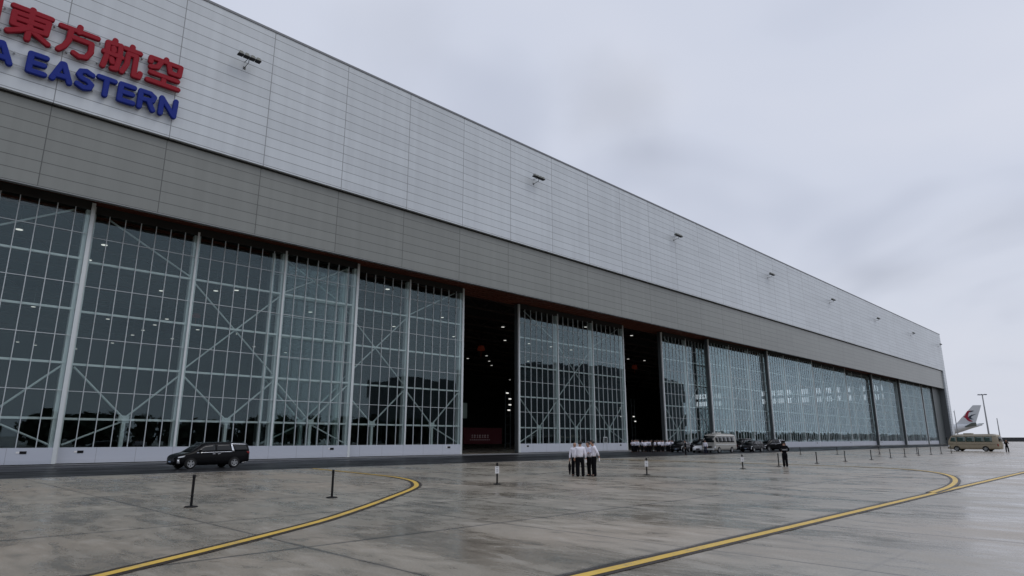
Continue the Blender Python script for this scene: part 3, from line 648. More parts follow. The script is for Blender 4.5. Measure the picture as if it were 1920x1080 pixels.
def person(pose, shirt=None, trou=None, hair=True, long_coat=False, hscale=1.0):
    """front is +y. pose: dict elbow/hand per side (L=-x, R=+x), feet, head turn"""
    root = empty('person')
    shirt = shirt or M_shirt; trou = trou or M_trou
    fl, fr = pose.get('fl', (-.11, 0)), pose.get('fr', (.11, 0))
    eL, hL = Vector(pose['eL']), Vector(pose['hL']); eR, hR = Vector(pose['eR']), Vector(pose['hR'])
    hd = Vector(pose.get('head', (0, .02)))            # lean of the head
    V = [(0, 0, .95), (0, 0, 1.10), (0, -.01, 1.30), (0, 0, 1.43), (hd.x*.4, hd.y*.3, 1.50), (hd.x*.7, hd.y*.8+.01, 1.555), (hd.x, hd.y+.01, 1.64), (hd.x, hd.y, 1.72)]
    r = [(.11, .075), (.11, .07), (.13, .08), (.085, .065), .055, (.080, .095), (.100, .122), (.078, .092)]
    E = [(i, i+1) for i in range(7)]
    def add(v, rr, frm):
        V.append(tuple(v)); r.append(rr); E.append((frm, len(V)-1)); return len(V)-1
    add((hd.x, hd.y+.105, 1.625), .014, 6)             # nose
    for s, e_, h_ in ((-1, eL, hL), (1, eR, hR)):
        a = add((s*.185, 0, 1.40), .060, 3); b = add(e_, .044, a); c = add(e_.lerp(h_, .82), .030, b)
        pm = add(h_, (.036, .022), c)
        d = (h_ - e_).normalized(); u = Vector((0, 0, 1)).cross(d)
        u = u.normalized() if u.length > .1 else Vector((0, 1, 0))
        for k, (o_, ln) in enumerate(((-.030, .072), (-.010, .085), (.010, .080), (.030, .062))):
            q = h_ + d*.045 + u*o_; f1 = add(q, .0095, pm); add(q + d*ln*.6 + Vector((0, 0, -.012)), .0075, f1)
        th = add(h_ + u*-.045*s + Vector((0, .0, -.01)), .011, pm); add(h_ + u*-.060*s + d*.05, .008, th)
    for s, ft in ((-1, fl), (1, fr)):
        a = add((s*.095, 0, .86), .085, 0); b = add((ft[0]*.97, ft[1]+.015, .48), .055, a); c = add((ft[0], ft[1]-.02, .09), .037, b); add((ft[0]+s*.02, ft[1]+.13, .045), .035, c)
    skinned('body', V, E, r, M_skin, root)
    # shirt
    V = [(0, 0, .90), (0, 0, 1.10), (0, -.01, 1.30), (0, 0, 1.43), (hd.x*.3, hd.y*.2, 1.50)]; r = [(.185, .135), (.178, .130), (.20, .14), (.15, .105), (.078, .078)]; E = [(0, 1), (1, 2), (2, 3), (3, 4)]
    for s, e_, h_ in ((-1, eL, hL), (1, eR, hR)):
        a = add((s*.19, 0, 1.395), .082, 3); b = add(e_, .060, a); add(e_.lerp(h_, .80), .046, b)
    skinned('shirt' if not long_coat else 'jacket', V, E, r, shirt, root)
    V = [(0, 0, 1.02), (0, 0, .88)]; r = [(.168, .122), (.175, .13)]; E = [(0, 1)]
    for s, ft in ((-1, fl), (1, fr)):
        a = add((s*.095, 0, .80), .118, 1); b = add((ft[0]*.97, ft[1]+.01, .47), .096, a); add((ft[0], ft[1]-.010, -.01), .088, b)
    skinned('trousers', V, E, r, trou, root)
    for s, ft in ((-1, fl), (1, fr)):
        skinned('shoe', [(ft[0], ft[1]-.05, .04), (ft[0]+s*.01, ft[1]+.06, .04), (ft[0]+s*.025, ft[1]+.17, .03)], [(0, 1), (1, 2)], [(.042, .04), (.045, .04), (.038, .028)], M_shoe, root)
    if hair:
        m = MB(); prof = []
        vs = []; nu, nv = 14, 6
        for j in range(nv+1):
            ph = j/nv*R(100)
            for i in range(nu):
                th = 2*math.pi*i/nu; cut = 1.12 if math.sin(th) < .35 else .68
                p2 = ph*cut
                vs.append((hd.x + .104*math.sin(p2)*math.cos(th), hd.y - .012 + .126*math.sin(p2)*math.sin(th), 1.65 + .135*math.cos(p2)))
        m.add(vs, [(j*nu+i, j*nu+(i+1) % nu, (j+1)*nu+(i+1) % nu, (j+1)*nu+i) for j in range(nv) for i in range(nu)], True)
        m.build('hair', M_hair, root)
    root.scale = (hscale,)*3
    return root
DOWN = dict(eL=(-.26, -.03, 1.12), hL=(-.28, .03, .86), eR=(.26, -.03, 1.12), hR=(.28, .03, .86))
def at(r, x, y, yaw): r.location = (x, y, 0); r.rotation_euler = (0, 0, R(yaw)); return r
# yaw: front (+y) turned anticlockwise
G1 = 'men in white shirts talking on the apron'
p1 = at(person(dict(DOWN, head=(.02, .03), fl=(-.10, .02), fr=(.12, -.03)), hair=False, hscale=1.01), 27.16, 22.49, 132)
tag(p1, 'bald man in a white shirt and black trousers facing the camera, leftmost of the four', 'person', G1)
p2 = at(person(dict(DOWN, head=(.0, .02), fl=(-.13, .0), fr=(.13, .03)), hscale=1.04), 27.03, 22.03, -45)
tag(p2, 'black-haired man in a white shirt seen from behind, second of the four', 'person', G1)
p3 = at(person(dict(eL=(-.25, .08, 1.16), hL=(-.05, .30, 1.14), eR=(.24, .10, 1.16), hR=(.03, .32, 1.10), head=(.0, .05), fl=(-.10, .06), fr=(.10, -.05)), hscale=1.02), 28.0, 22.22, 75)
tag(p3, 'man in a white shirt gesturing with both hands, half hidden, third of the four', 'person', G1)
p4 = at(person(dict(eL=(-.25, -.14, 1.14), hL=(-.12, -.24, .94), eR=(.27, .10, 1.15), hR=(-.04, .30, 1.14), head=(.0, .09), fl=(-.12, .0), fr=(.12, .02)), hscale=1.06), 27.80, 21.72, 50)
tag(p4, 'man in a white shirt with bowed head and an arm bent, rightmost of the four', 'person', G1)
def held(name, label, cat, mb, m, x, y, z, yaw=0):
    o = mb.build(name, m); o.location = (x, y, z); o.rotation_euler = (0, 0, R(yaw)); return tag(o, label, cat)
held('umbrella', 'folded dark umbrella hanging from the hand of the bald man', 'umbrella', MB().lathe([(.012, .75), (.03, .62), (.075, .5), (.07, .3), (.035, .05), (.01, 0)], 12).tube((0, 0, .75), (0, 0, .90), .012), M_dark, 26.95, 22.70, .07)
held('paper_roll', 'small white paper held low in the hand of the second man', 'paper', MB().box((-.05, -.03, -.09), (.05, .03, .09)), M_paper, 27.26, 21.84, .80, 20)
held('water_bottle', 'small white bottle held low behind the rightmost of the four men', 'bottle', MB().lathe([(.032, 0), (.034, .02), (.034, .14), (.014, .18), (.014, .2)], 12), M_paper, 27.92, 21.47, .78)
# guard
gd = at(person(dict(eL=(-.33, -.04, 1.17), hL=(-.17, .10, 1.03), eR=(.33, -.04, 1.17), hR=(.17, .10, 1.03), head=(0, .02), fl=(-.09, 0), fr=(.10, .02)), shirt=M_dark, trou=M_dark, hscale=1.0), 46.75, 19.45, -60)
tag(gd, 'guard in black with hands on the hips beside a barrier post', 'person')
MB().lathe([(.10, 1.70), (.125, 1.72), (.12, 1.79), (.04, 1.81)], 16, (0, .01, 0)).build('cap', M_dark, gd)
MB().box((-.15, -.158, 1.14), (.15, -.150, 1.22)).build('reflective_band', mat('band_grey', (.25, .25, .26), .5), gd)
g2 = at(person(dict(eL=(-.30, .05, 1.20), hL=(-.12, .25, 1.34), eR=(.30, .05, 1.2), hR=(.10, .25, 1.34), head=(0, .03), fl=(-.14, .0), fr=(.14, .0)), shirt=M_dark, trou=M_dark, hscale=1.03), 119.9, 17.0, 120)
tag(g2, 'person in dark clothes raising both hands to the face right of the tan minibus', 'person')
g3 = at(person(dict(DOWN, head=(0, .02)), shirt=M_dark, trou=M_dark, hscale=1.02), 71.2, 41.6, 30)
tag(g3, 'man in dark clothes standing left of the white sedan', 'person')
g4 = at(person(dict(DOWN, head=(0, .02)), trou=mat('navy_trousers', (.012, .015, .035), .8)), 79.0, 43.2, 100)
tag(g4, 'man in a white shirt and navy trousers between the white sedan and the pale minibus', 'person')
# crowd in the second opening
protos = [person(dict(DOWN, fl=(-.12, .0), fr=(.12, .03))), person(dict(eL=(-.26, .03, 1.14), hL=(-.10, .22, 1.0), eR=(.26, -.03, 1.12), hR=(.27, .04, .86), fl=(-.1, .03), fr=(.1, -.03))),
          person(dict(eL=(-.26, .08, 1.15), hL=(.04, .24, 1.15), eR=(.26, .08, 1.15), hR=(-.04, .26, 1.11))), person(dict(DOWN, fl=(-.12, .0), fr=(.12, .03)), shirt=M_dark)]
random.seed(11); n = 0
first = [True]*4
for row in range(2):
    for k in range(15):
        rr = 1.445 + (1.655-1.445)*(k + .5*row + random.uniform(-.45, .45))/15
        y = 56.0 + row*1.6 + random.uniform(-.4, .4); x = rr*y; j = random.choice((0, 0, 1, 2, 2, 3))
        o = protos[j] if first[j] else copy_tree(protos[j]); first[j] = False
        at(o, x, y, random.uniform(-60, 230)); s = random.uniform(.96, 1.04); o.scale = (s, s, s)
        tag(o, 'person in dark clothes in the crowd before the right opening' if j == 3 else 'person in a white shirt and dark trousers in the crowd before the right opening', 'person', 'people in dark clothes in the crowd' if j == 3 else 'people in white shirts in the crowd')
at(g3, 71.2, 41.6, 30)

# ---------------------------------------------------------------- vehicles
def carpaint(name, col, rough=.25, metal=0): return mat(name, col, rough, metal, coat=.0, spec=.5 if col[0] > .1 else .10)
M_tyre = mat('tyre_rubber', (.012, .012, .012), .85); M_rim = mat('alloy_rim', (.45, .46, .47), .3, metal=.8); M_cg = mat('car_glass', (.006, .008, .009), .08, spec=.45)
M_chr = mat('bright_trim', (.75, .76, .78), .15, metal=.9); M_hl = mat('headlight_lens', (.75, .77, .8), .12); M_tail = mat('tail_lamp', (.25, .01, .01), .2)
def wheel(parent, x, y, R_, wd=.22, spokes=5, side=-1):
    t = MB().lathe([(R_*.62, -wd/2), (R_*.93, -wd/2), (R_, -wd/2+.03), (R_, wd/2-.03), (R_*.93, wd/2), (R_*.62, wd/2)], 28, (0, 0, 0), 'y').build('wheel', M_tyre, parent)
    t.location = (x, y, R_)
    m = MB(); yo = side*(wd/2)
    m.lathe([(R_*.66, -.01), (R_*.66, .012), (R_*.58, .014), (R_*.58, -.01), (R_*.66, -.01)], 28, (0, yo, 0), 'y', True, False)
    m.lathe([(R_*.15, -.02), (R_*.13, .02)], 14, (0, yo, 0), 'y')
    for k in range(spokes):
        a = 2*math.pi*k/spokes + .3; ca, sa = math.cos(a), math.sin(a); p = (-sa, ca)
        def q(r, w_, yy): return (ca*r + p[0]*w_, yo + yy, sa*r + p[1]*w_)
        y0, y1 = -.012, .012
        vs = [q(R_*.1, -.055*R_*3, y0), q(R_*.1, .055*R_*3, y0), q(R_*.62, .035*R_*3, y0), q(R_*.62, -.035*R_*3, y0), q(R_*.1, -.055*R_*3, y1), q(R_*.1, .055*R_*3, y1), q(R_*.62, .035*R_*3, y1), q(R_*.62, -.035*R_*3, y1)]
        m.add(vs, [(0, 1, 2, 3), (7, 6, 5, 4), (0, 4, 5, 1), (1, 5, 6, 2), (2, 6, 7, 3), (3, 7, 4, 0)])
    m.build('rim', M_rim, t)
    MB().lathe([(R_*.60, -.03), (R_*.60, -.02)], 24, (0, yo - side*.03, 0), 'y').build('hub_shadow', M_blk, t)
class Car:
    """nose at x=0 pointing to -x, tail at x=L; y=0 centre. stations: (x, zb, zs, zr, ws, wr)"""
    def __init__(s, name, st, paint, sub=1):
        s.st = st; s.root = empty(name); m = MB(); vs = []; nr = 8
        for (x, zb, zs, zr, ws, wr) in st:
            h = [(ws*.90, zb), (ws*.99, zb+.10), (ws, zb+(zs-zb)*.55), (ws*.975, zs), (wr+(ws-wr)*.18, zs+(zr-zs)*.78), (wr*.93, zs+(zr-zs)*.96), (wr*.5, zr), ]
            ring = [(x, -a, b) for a, b in h] + [(x, a, b) for a, b in reversed(h)]
            vs += ring
        k = 14; n = len(st)
        fs = [(i*k+j, i*k+(j+1) % k, (i+1)*k+(j+1) % k, (i+1)*k+j) for i in range(n-1) for j in range(k)]
        m.add(vs, fs + [tuple(range(k))[::-1], tuple(range((n-1)*k, n*k))], True)
        s.body = m.build('body', paint, s.root, 0, sub)
    def sec(s, x):
        for a, b in zip(s.st[:-1], s.st[1:]):
            if a[0] <= x <= b[0]:
                t = (x-a[0])/max(1e-6, b[0]-a[0]); return [a[i]+(b[i]-a[i])*t for i in range(6)]
        return list(s.st[-1] if x > s.st[-1][0] else s.st[0])
    def ypos(s, x, z):
        _, zb, zs, zr, ws, wr = s.sec(x)
        h = [(ws*.90, zb), (ws*.99, zb+.10), (ws, zb+(zs-zb)*.55), (ws*.975, zs), (wr+(ws-wr)*.18, zs+(zr-zs)*.78), (wr*.93, zs+(zr-zs)*.96), (wr*.5, zr)]
        for (y0, z0), (y1, z1) in zip(h[:-1], h[1:]):
            if z0 <= z <= z1 and z1 > z0: return y0+(y1-y0)*(z-z0)/(z1-z0)
        return h[-1][0] if z > h[-1][1] else h[0][0]
    def side(s, name, top, bot, m, o=.012, sides=(-1, 1), n=8, th=.01, smooth_=False):
        """strip on the body side between polylines top and bot given as (x,z) lists of 2+ points"""
        def ev(pl, t):
            L = t*(len(pl)-1); i = min(int(L), len(pl)-2); f = L-i
            return (pl[i][0]+(pl[i+1][0]-pl[i][0])*f, pl[i][1]+(pl[i+1][1]-pl[i][1])*f)
        for sd_ in sides:
            mb = MB(); nn = 4; vs = []
            for i in range(n+1):
                a, b = ev(top, i/n), ev(bot, i/n)
                for j in range(nn+1):
                    x = a[0]+(b[0]-a[0])*j/nn; z = a[1]+(b[1]-a[1])*j/nn
                    vs.append((x, sd_*(s.ypos(x, z)+o), z))
            c = len(vs); vs += [(x, y-sd_*th, z) for x, y, z in vs]
            fs = []
            for i in range(n):
                for j in range(nn):
                    q = (i*(nn+1)+j, i*(nn+1)+j+1, (i+1)*(nn+1)+j+1, (i+1)*(nn+1)+j); fs += [q, tuple(v+c for v in reversed(q))]
            for i in range(n):
                for j in (0, nn):
                    a_, b_ = i*(nn+1)+j, (i+1)*(nn+1)+j; fs.append((a_, b_, b_+c, a_+c))
            for i in (0, n):
                for j in range(nn):
                    a_, b_ = i*(nn+1)+j, i*(nn+1)+j+1; fs.append((a_, b_, b_+c, a_+c))
            mb.add(vs, fs, True).build(name, m, s.root)
    def cross(s, name, p0, p1, w0, w1, m, o=.015, n=6, bow=.06):
        """windscreen-like panel between (x,z) p0 and p1, half widths w0,w1"""
        d = Vector((p1[0]-p0[0], p1[1]-p0[1])).normalized(); nrm = Vector((-d.y, d.x))
        if nrm.x > 0 and p0[0] < s.st[-1][0]/2: nrm = -nrm
        if nrm.x < 0 and p0[0] > s.st[-1][0]/2: nrm = -nrm
        vs = []
        for j in range(2):
            for k in range(2):
                p, w_ = (p0, w0) if k == 0 else (p1, w1)
                for i in range(n+1):
                    t = -1+2*i/n; b_ = bow*(1-t*t)
                    q = (p[0]+nrm.x*(o+b_-.02*j), t*w_, p[1]+nrm.y*(o+b_-.02*j)); vs.append(q)
        a = n+1; fs = [(i, i+1, a+i+1, a+i) for i in range(n)] + [(2*a+i, 3*a+i, 3*a+i+1, 2*a+i+1) for i in range(n)]
        fs += [(i, 2*a+i, 2*a+i+1, i+1) for i in range(n)] + [(a+i, a+i+1, 3*a+i+1, 3*a+i) for i in range(n)] + [(0, a, 3*a, 2*a), (n, 2*a+n, 3*a+n, a+n)]
        return MB().add(vs, fs, True).build(name, m, s.root)
    def wheels(s, xs, R_, hw, wd=.22, arch=True):
        for x in xs:
            for sd_ in (-1, 1):
                wheel(s.root, x, sd_*(hw-wd/2+.015), R_, wd, 5, sd_)
                if arch:
                    m = MB(); pts = []
                    ro = R_*1.17; 
                    P = [(x+ro*math.cos(R(a)), max(.2, R_+ro*math.sin(R(a)))) for a in range(-40, 221, 13)]
                    m.prism(P, sd_*(hw-.08), sd_*(hw+.004)); m.build('wheel_arch', M_blk, s.root)
    def place(s, x, y, yaw, L=None):
        s.root.location = (x, y, 0); s.root.rotation_euler = (0, 0, R(yaw)); return s.root

def mpv(name, paint, L=5.2, H=1.78, Wd=.93, chrome=True, roofm=None, det=True):
    k = L/5.2; h = H/1.78
    st = [(0, .38, .62, .66, .62*Wd/.93, .55), (.10*k, .26, .78, .84, .80*Wd/.93, .70), (.35*k, .22, .92*h, .98*h, .90*Wd/.93, .78), (.8*k, .20, .99*h, 1.07*h, Wd, .80), (1.08*k, .20, 1.02*h, 1.15*h, Wd, .78),
          (1.48*k, .20, 1.04*h, 1.45*h, Wd, .72), (1.85*k, .20, 1.05*h, 1.68*h, Wd, .70), (2.4*k, .20, 1.06*h, 1.77*h, Wd, .70), (3.6*k, .20, 1.08*h, 1.78*h, Wd, .71), (4.5*k, .21, 1.10*h, 1.76*h, Wd, .71), (4.92*k, .25, 1.12*h, 1.72*h, .92*Wd/.93, .70), (5.10*k, .32, 1.1*h, 1.55*h, .88*Wd/.93, .68), (5.2*k, .40, 1.0*h, 1.15*h, .80*Wd/.93, .66)]
    c = Car(name, st, paint)
    c.wheels((.95*k, 4.0*k), .345, Wd)
    zt = 1.60*h
    c.side('window', [(1.32*k, 1.17*h), (1.9*k, 1.54*h), (2.62*k, 1.62*h)], [(1.32*k, 1.10*h), (1.9*k, 1.11*h), (2.62*k, 1.12*h)], M_cg)
    c.side('window', [(2.70*k, 1.61*h), (3.70*k, 1.63*h)], [(2.70*k, 1.12*h), (3.78*k, 1.14*h)], M_cg)
    c.side('window', [(3.88*k, 1.62*h), (4.85*k, 1.58*h)], [(4.0*k, 1.14*h), (5.0*k, 1.18*h)], M_cg)
    c.cross('windscreen', (1.05*k, 1.13*h), (1.80*k, 1.65*h), .74, .60, M_cg, .02)
    c.cross('rear_window', (5.16*k, 1.18*h), (4.98*k, 1.62*h), .70, .60, M_cg, .02)
    if chrome:
        c.side('belt_trim', [(1.30*k, 1.07*h), (2.7*k, 1.10*h), (3.85*k, 1.125*h)], [(1.30*k, 1.045*h), (2.7*k, 1.075*h), (3.85*k, 1.09*h)], M_chr, .03)
        c.side('pillar_trim', [(3.72*k, 1.62*h), (3.82*k, 1.62*h)], [(3.80*k, 1.09*h), (3.97*k, 1.09*h)], M_chr, .03, n=3)
        c.side('roof_trim', [(3.72*k, 1.67*h), (4.9*k, 1.63*h)], [(3.72*k, 1.62*h), (4.9*k, 1.585*h)], M_chr, .03)
        c.side('sill_trim', [(4.55*k, .33), (5.1*k, .40)], [(4.55*k, .30), (5.1*k, .37)], M_chr, .02)
    c.side('headlight', [(.13*k, .80*h), (.55*k, .90*h)], [(.13*k, .72*h), (.50*k, .80*h)], M_hl, .015, n=4)
    c.side('tail_lamp', [(4.85*k, 1.12*h), (5.12*k, 1.10*h)], [(4.95*k, .98*h), (5.14*k, .95*h)], M_tail, .015, n=4)
    c.side('fog_lamp_trim', [(.10*k, .62), (.20*k, .62)], [(.10*k, .34), (.24*k, .34)], M_chr, .02, n=3)
    c.cross('grille', (-.005, .36), (.06, .70), .48, .50, mat('grille_dark', (.03, .03, .035), .3, metal=.6), .02, bow=.03)
    c.cross('number_plate', (-.035, .42), (-.02, .52), .16, .16, mat('plate_blue', (.25, .32, .42), .5), .03, bow=.02)
    if det:
        for x in (2.66, 3.86):
            c.side('door_line', [(x*k, 1.07*h), (x*k+.012, 1.07*h)], [(x*k+.02, .30), (x*k+.032, .30)], M_blk, .006, n=1)
        c.side('door_handle', [(2.40*k, .98*h), (2.60*k, .985*h)], [(2.40*k, .955*h), (2.60*k, .96*h)], M_chr, .03, n=2)
        c.side('door_handle', [(2.76*k, .985*h), (2.96*k, .99*h)], [(2.76*k, .96*h), (2.96*k, .965*h)], M_chr, .03, n=2)
    for sd_ in (-1, 1):
        mm = MB().box((1.42*k, sd_*(Wd+.05)-.08, 1.10*h), (1.60*k, sd_*(Wd+.05)+.08, 1.26*h)); mm.build('mirror', paint, c.root, .03)
    if roofm:
        MB().box((2.2*k, -.66, 1.775*h), (4.85*k, .66, 1.80*h)).build('roof_panel', roofm, c.root, .02)
    return c
BLACK = carpaint('black_paint', (.006, .006, .007), .18); WHITE = carpaint('white_car_paint', (.72, .73, .75), .3); DKGR = carpaint('dark_grey_paint', (.010, .011, .013), .25)
SILV = carpaint('silver_white_paint', (.55, .57, .56), .35); TAN = carpaint('tan_paint', (.34, .29, .21), .4)
c = mpv('minivan', BLACK, 5.1, 1.75); c.place(14.75, 46.80, 5.5)
tag(c.root, 'black minivan with bright trim parked alone in front of the left glass doors', 'minivan')
c = mpv('minivan', DKGR, 4.9, 1.72, .92, chrome=False); c.place(95.6, 45.6, 2)
tag(c.root, 'dark grey minivan nose first right behind the pale minibus', 'minivan')
c = mpv('minivan', BLACK, 5.2, 1.95, .96, chrome=False, roofm=M_paper); c.place(99.0, 48.9, 2)
tag(c.root, 'black van with a white roof half hidden behind the pale minibus', 'van')
c = mpv('minivan', BLACK, 5.3, 1.9, .95); c.place(107.3, 48.6, -17)
tag(c.root, 'long black van with a bright side strip, rightmost of the parked cars', 'van')
c = mpv('suv', BLACK, 4.7, 1.75, .93, chrome=False); c.place(85.6, 51.6, 14)
tag(c.root, 'black car with a lit looking headlight, leftmost of the parked cars beside the crowd', 'car')
c = mpv('suv', DKGR, 4.9, 1.88, .93, chrome=False, roofm=M_steel); c.place(94.0, 53.4, 8)
tag(c.root, 'dark high-roofed car half hidden behind the white sedan', 'car')
def sedan(paint):
    st = [(0, .36, .56, .60, .60, .50), (.10, .22, .66, .70, .80, .66), (.4, .19, .75, .80, .88, .74), (1.0, .18, .84, .90, .92, .76), (1.45, .18, .88, .97, .92, .74), (1.9, .18, .89, 1.20, .92, .62), (2.35, .18, .90, 1.39, .92, .58), (2.9, .18, .91, 1.44, .92, .58), (3.5, .19, .93, 1.36, .92, .58), (4.05, .21, .95, 1.12, .91, .62), (4.4, .25, .93, 1.02, .88, .68), (4.75, .32, .88, .96, .84, .68), (4.85, .42, .72, .80, .74, .62)]
    c = Car('sedan', st, paint); c.wheels((.88, 3.75), .33, .92)
    c.side('window', [(1.75, 1.05), (2.2, 1.28), (2.78, 1.35)], [(1.70, .96), (2.2, .96), (2.78, .97)], M_cg); c.side('window', [(2.86, 1.35), (3.6, 1.24)], [(2.86, .97), (3.9, .99)], M_cg)
    c.cross('windscreen', (1.42, .96), (2.28, 1.36), .72, .54, M_cg, .02); c.cross('rear_window', (4.12, 1.08), (3.5, 1.34), .66, .54, M_cg, .02)
    c.side('headlight', [(.11, .66), (.5, .74)], [(.11, .58), (.45, .65)], M_blk, .015, n=4); c.side('tail_lamp', [(4.5, .90), (4.78, .86)], [(4.5, .78), (4.80, .76)], M_tail, .015, n=3)
    c.cross('grille', (-.005, .40), (.05, .60), .26, .30, M_blk, .02, bow=.02); c.cross('lower_intake', (0, .24), (-.02, .36), .66, .60, M_blk, .05, bow=.02)
    for sd_ in (-1, 1): MB().box((1.75, sd_*.99-.08, .95), (1.90, sd_*.99+.08, 1.07)).build('mirror', paint, c.root, .02)
    return c
c = sedan(WHITE); c.place(85.4, 47.9, 14); tag(c.root, 'white sedan with black grille openings parked in front of the dark cars', 'car')
def minibus(name, paint, upper, roofc, winm, see=False):
    L, H = 7.0, 2.62
    st = [(0, .45, 1.10, 1.16, .86, .80), (.06, .32, 1.35, 1.48, .98, .92), (.16, .30, 1.5, 1.78, 1.02, .90), (.42, .30, 1.5, 2.25, 1.03, .88), (.62, .30, 1.5, 2.50, 1.03, .88), (.95, .30, 1.5, 2.60, 1.03, .88), (3, .30, 1.5, 2.64, 1.03, .88), (6.4, .30, 1.5, 2.62, 1.03, .88), (6.75, .32, 1.5, 2.56, 1.02, .86), (6.92, .36, 1.5, 2.40, .99, .82), (7.0, .45, 1.45, 1.9, .93, .80)]
    c = Car(name, st, paint); c.wheels((1.25, 5.2), .39, 1.03, .24)
    c.cross('windscreen', (.06, 1.46), (.55, 2.36), .92, .84, M_cg, .03, bow=.05)
    c.cross('rear_window', (7.02, 1.55), (6.92, 2.25), .75, .72, M_cg, .03)
    c.side('cab_window', [(.62, 2.15), (1.25, 2.22)], [(.42, 1.52), (1.25, 1.46)], winm, .015, n=4)
    x = 1.40
    for wd_ in (1.25, 1.25, 1.25, 1.1):
        c.side('window', [(x, 2.24), (x+wd_-.06, 2.24)], [(x, 1.46), (x+wd_-.06, 1.46)], winm, .015, n=3); x += wd_
    c.side('roof_band', [(.75, 2.50), (6.7, 2.50)], [(.75, 2.30), (6.7, 2.30)], roofc, .012)
    MB().box((.9, -.55, 2.62), (6.4, .55, 2.66)).build('roof_panel', roofc, c.root, .02)
    c.side('waist_stripe', [(.3, 1.18), (6.9, 1.18)], [(.3, 1.06), (6.9, 1.06)], upper, .010)
    c.side('headlight', [(.03, .88), (.22, .92)], [(.03, .66), (.22, .68)], M_hl, .02, n=3); c.cross('grille', (0, .72), (.0, .95), .55, .55, M_blk, .03, bow=.02)
    c.cross('bumper', (-.03, .38), (-.03, .60), .92, .92, upper, .04, bow=.04)
    c.side('tail_lamp', [(6.82, 1.15), (6.96, 1.15)], [(6.82, .80), (6.96, .80)], M_tail, .02, n=2)
    c.side('door_line', [(1.33, 2.3), (1.35, 2.3)], [(1.33, .4), (1.35, .4)], M_blk, .005, n=1)
    MB().box((2.2, -.45, 2.66), (3.4, .45, 2.82)).build('roof_vent', roofc, c.root, .06)
    for sd_ in (-1, 1): MB().tube((.35, sd_*.98, 2.1), (.05, sd_*1.2, 2.15), .02).box((-.03, sd_*1.22-.06, 1.72), (.06, sd_*1.22+.06, 2.12)).build('mirror', M_blk, c.root)
    return c
c = minibus('minibus', carpaint('pale_bus_paint', (.36, .35, .32), .4), SILV, mat('bus_roof', (.55, .55, .52), .4), M_cg); c.place(85.1, 46.1, 1)
tag(c.root, 'pale minibus with a near white roof parked facing left before the far glass doors', 'minibus')
M_bg = mat('greenish_bus_glass', (.05, .085, .075), .08, spec=.9)
c = minibus('minibus', TAN, carpaint('tan_dark', (.26, .22, .16), .4), mat('tan_roof', (.36, .33, .26), .4), M_bg); c.place(126.3, 25.3, -99)
tag(c.root, 'tan minibus with green tinted side windows standing beyond the hangar corner', 'minibus')

# ---------------------------------------------------------------- airliner behind the hangar
M_ac = mat('aircraft_white', (.62, .64, .66), .3); XA = 385
ac = tag(empty('airliner', (XA, 90, 0)), 'white airliner with a red bird emblem on its tail, mostly hidden behind the hangar', 'airplane')
m = MB(); vs = []; nr = 24
prof = [(62.6, 8.45, .12), (64.5, 8.25, .55), (67.5, 7.9, 1.15), (70.5, 7.35, 1.75), (74, 6.7, 2.3), (78, 6.15, 2.65), (83, 5.85, 2.82), (118, 5.8, 2.82), (122, 5.6, 2.5), (125, 5.3, 1.7), (126.5, 5.0, .5)]
for (y, z, r) in prof:
    for i in range(nr):
        t = 2*math.pi*i/nr; vs.append((r*math.cos(t), y-90, z + r*math.sin(t)))
m.add(vs, [(j*nr+i, j*nr+(i+1) % nr, (j+1)*nr+(i+1) % nr, (j+1)*nr+i) for j in range(len(prof)-1) for i in range(nr)] + [tuple(range(nr)), tuple(range((len(prof)-1)*nr, len(prof)*nr))], True)
m.build('fuselage', M_ac, ac)
fin = [(74.6, 8.9), (73.2, 9.3), (65.2, 18.05), (61.8, 17.95), (65.2, 9.4), (66.5, 8.4)]
vs = [(-.22, y-90, z) for y, z in fin] + [(.22, y-90, z) for y, z in fin]; n = 6
MB().add(vs, [tuple(range(n)), tuple(range(2*n-1, n-1, -1))] + [(i, (i+1) % n, n+(i+1) % n, n+i) for i in range(n)]).build('tail_fin', M_ac, ac, .08)
def yzplate(polys, x0, x1, name, mm, par):
    b = MB()
    for p in polys:
        n = len(p); v = [(x0, y-90, z) for y, z in p] + [(x1, y-90, z) for y, z in p]
        b.add(v, [tuple(range(n)), tuple(range(2*n-1, n-1, -1))] + [(i, (i+1) % n, n+(i+1) % n, n+i) for i in range(n)])
    return b.build(name, mm, par)
# emblem as seen: a swallow heading left, upper wing red sweeping to a dark tip, dark inner wing
def px(u, v):   # emblem box: u 0..200 to the right in the picture, v 0..165 down
    return (69.9 - u*.0285, 15.5 - v*.0335)
redp = [[px(0, 88), (px(30, 75)), px(52, 30), px(75, 5), px(105, 2), px(130, 2), px(95, 25), px(78, 60), px(72, 88), px(80, 115), px(100, 138), px(128, 152), px(122, 160), px(85, 158), px(50, 135), px(30, 105)]]
drk = [[px(130, 2), px(172, 4), px(140, 18), px(108, 26), px(100, 22)], [px(72, 100), px(90, 80), px(125, 62), px(200, 50), px(150, 70), px(122, 84), px(112, 100), px(122, 116), px(155, 125), px(115, 128), px(85, 118)]]
yzplate(redp, -.29, -.235, 'emblem', mat('emblem_red', (.30, .008, .03), .4), ac); yzplate(drk, -.30, -.236, 'emblem', mat('emblem_dark', (.02, .03, .05), .4), ac)
M_stab = mat('tailplane_shade', (.07, .10, .10), .5)  # shade of the underside put into the colour of the whole tailplane
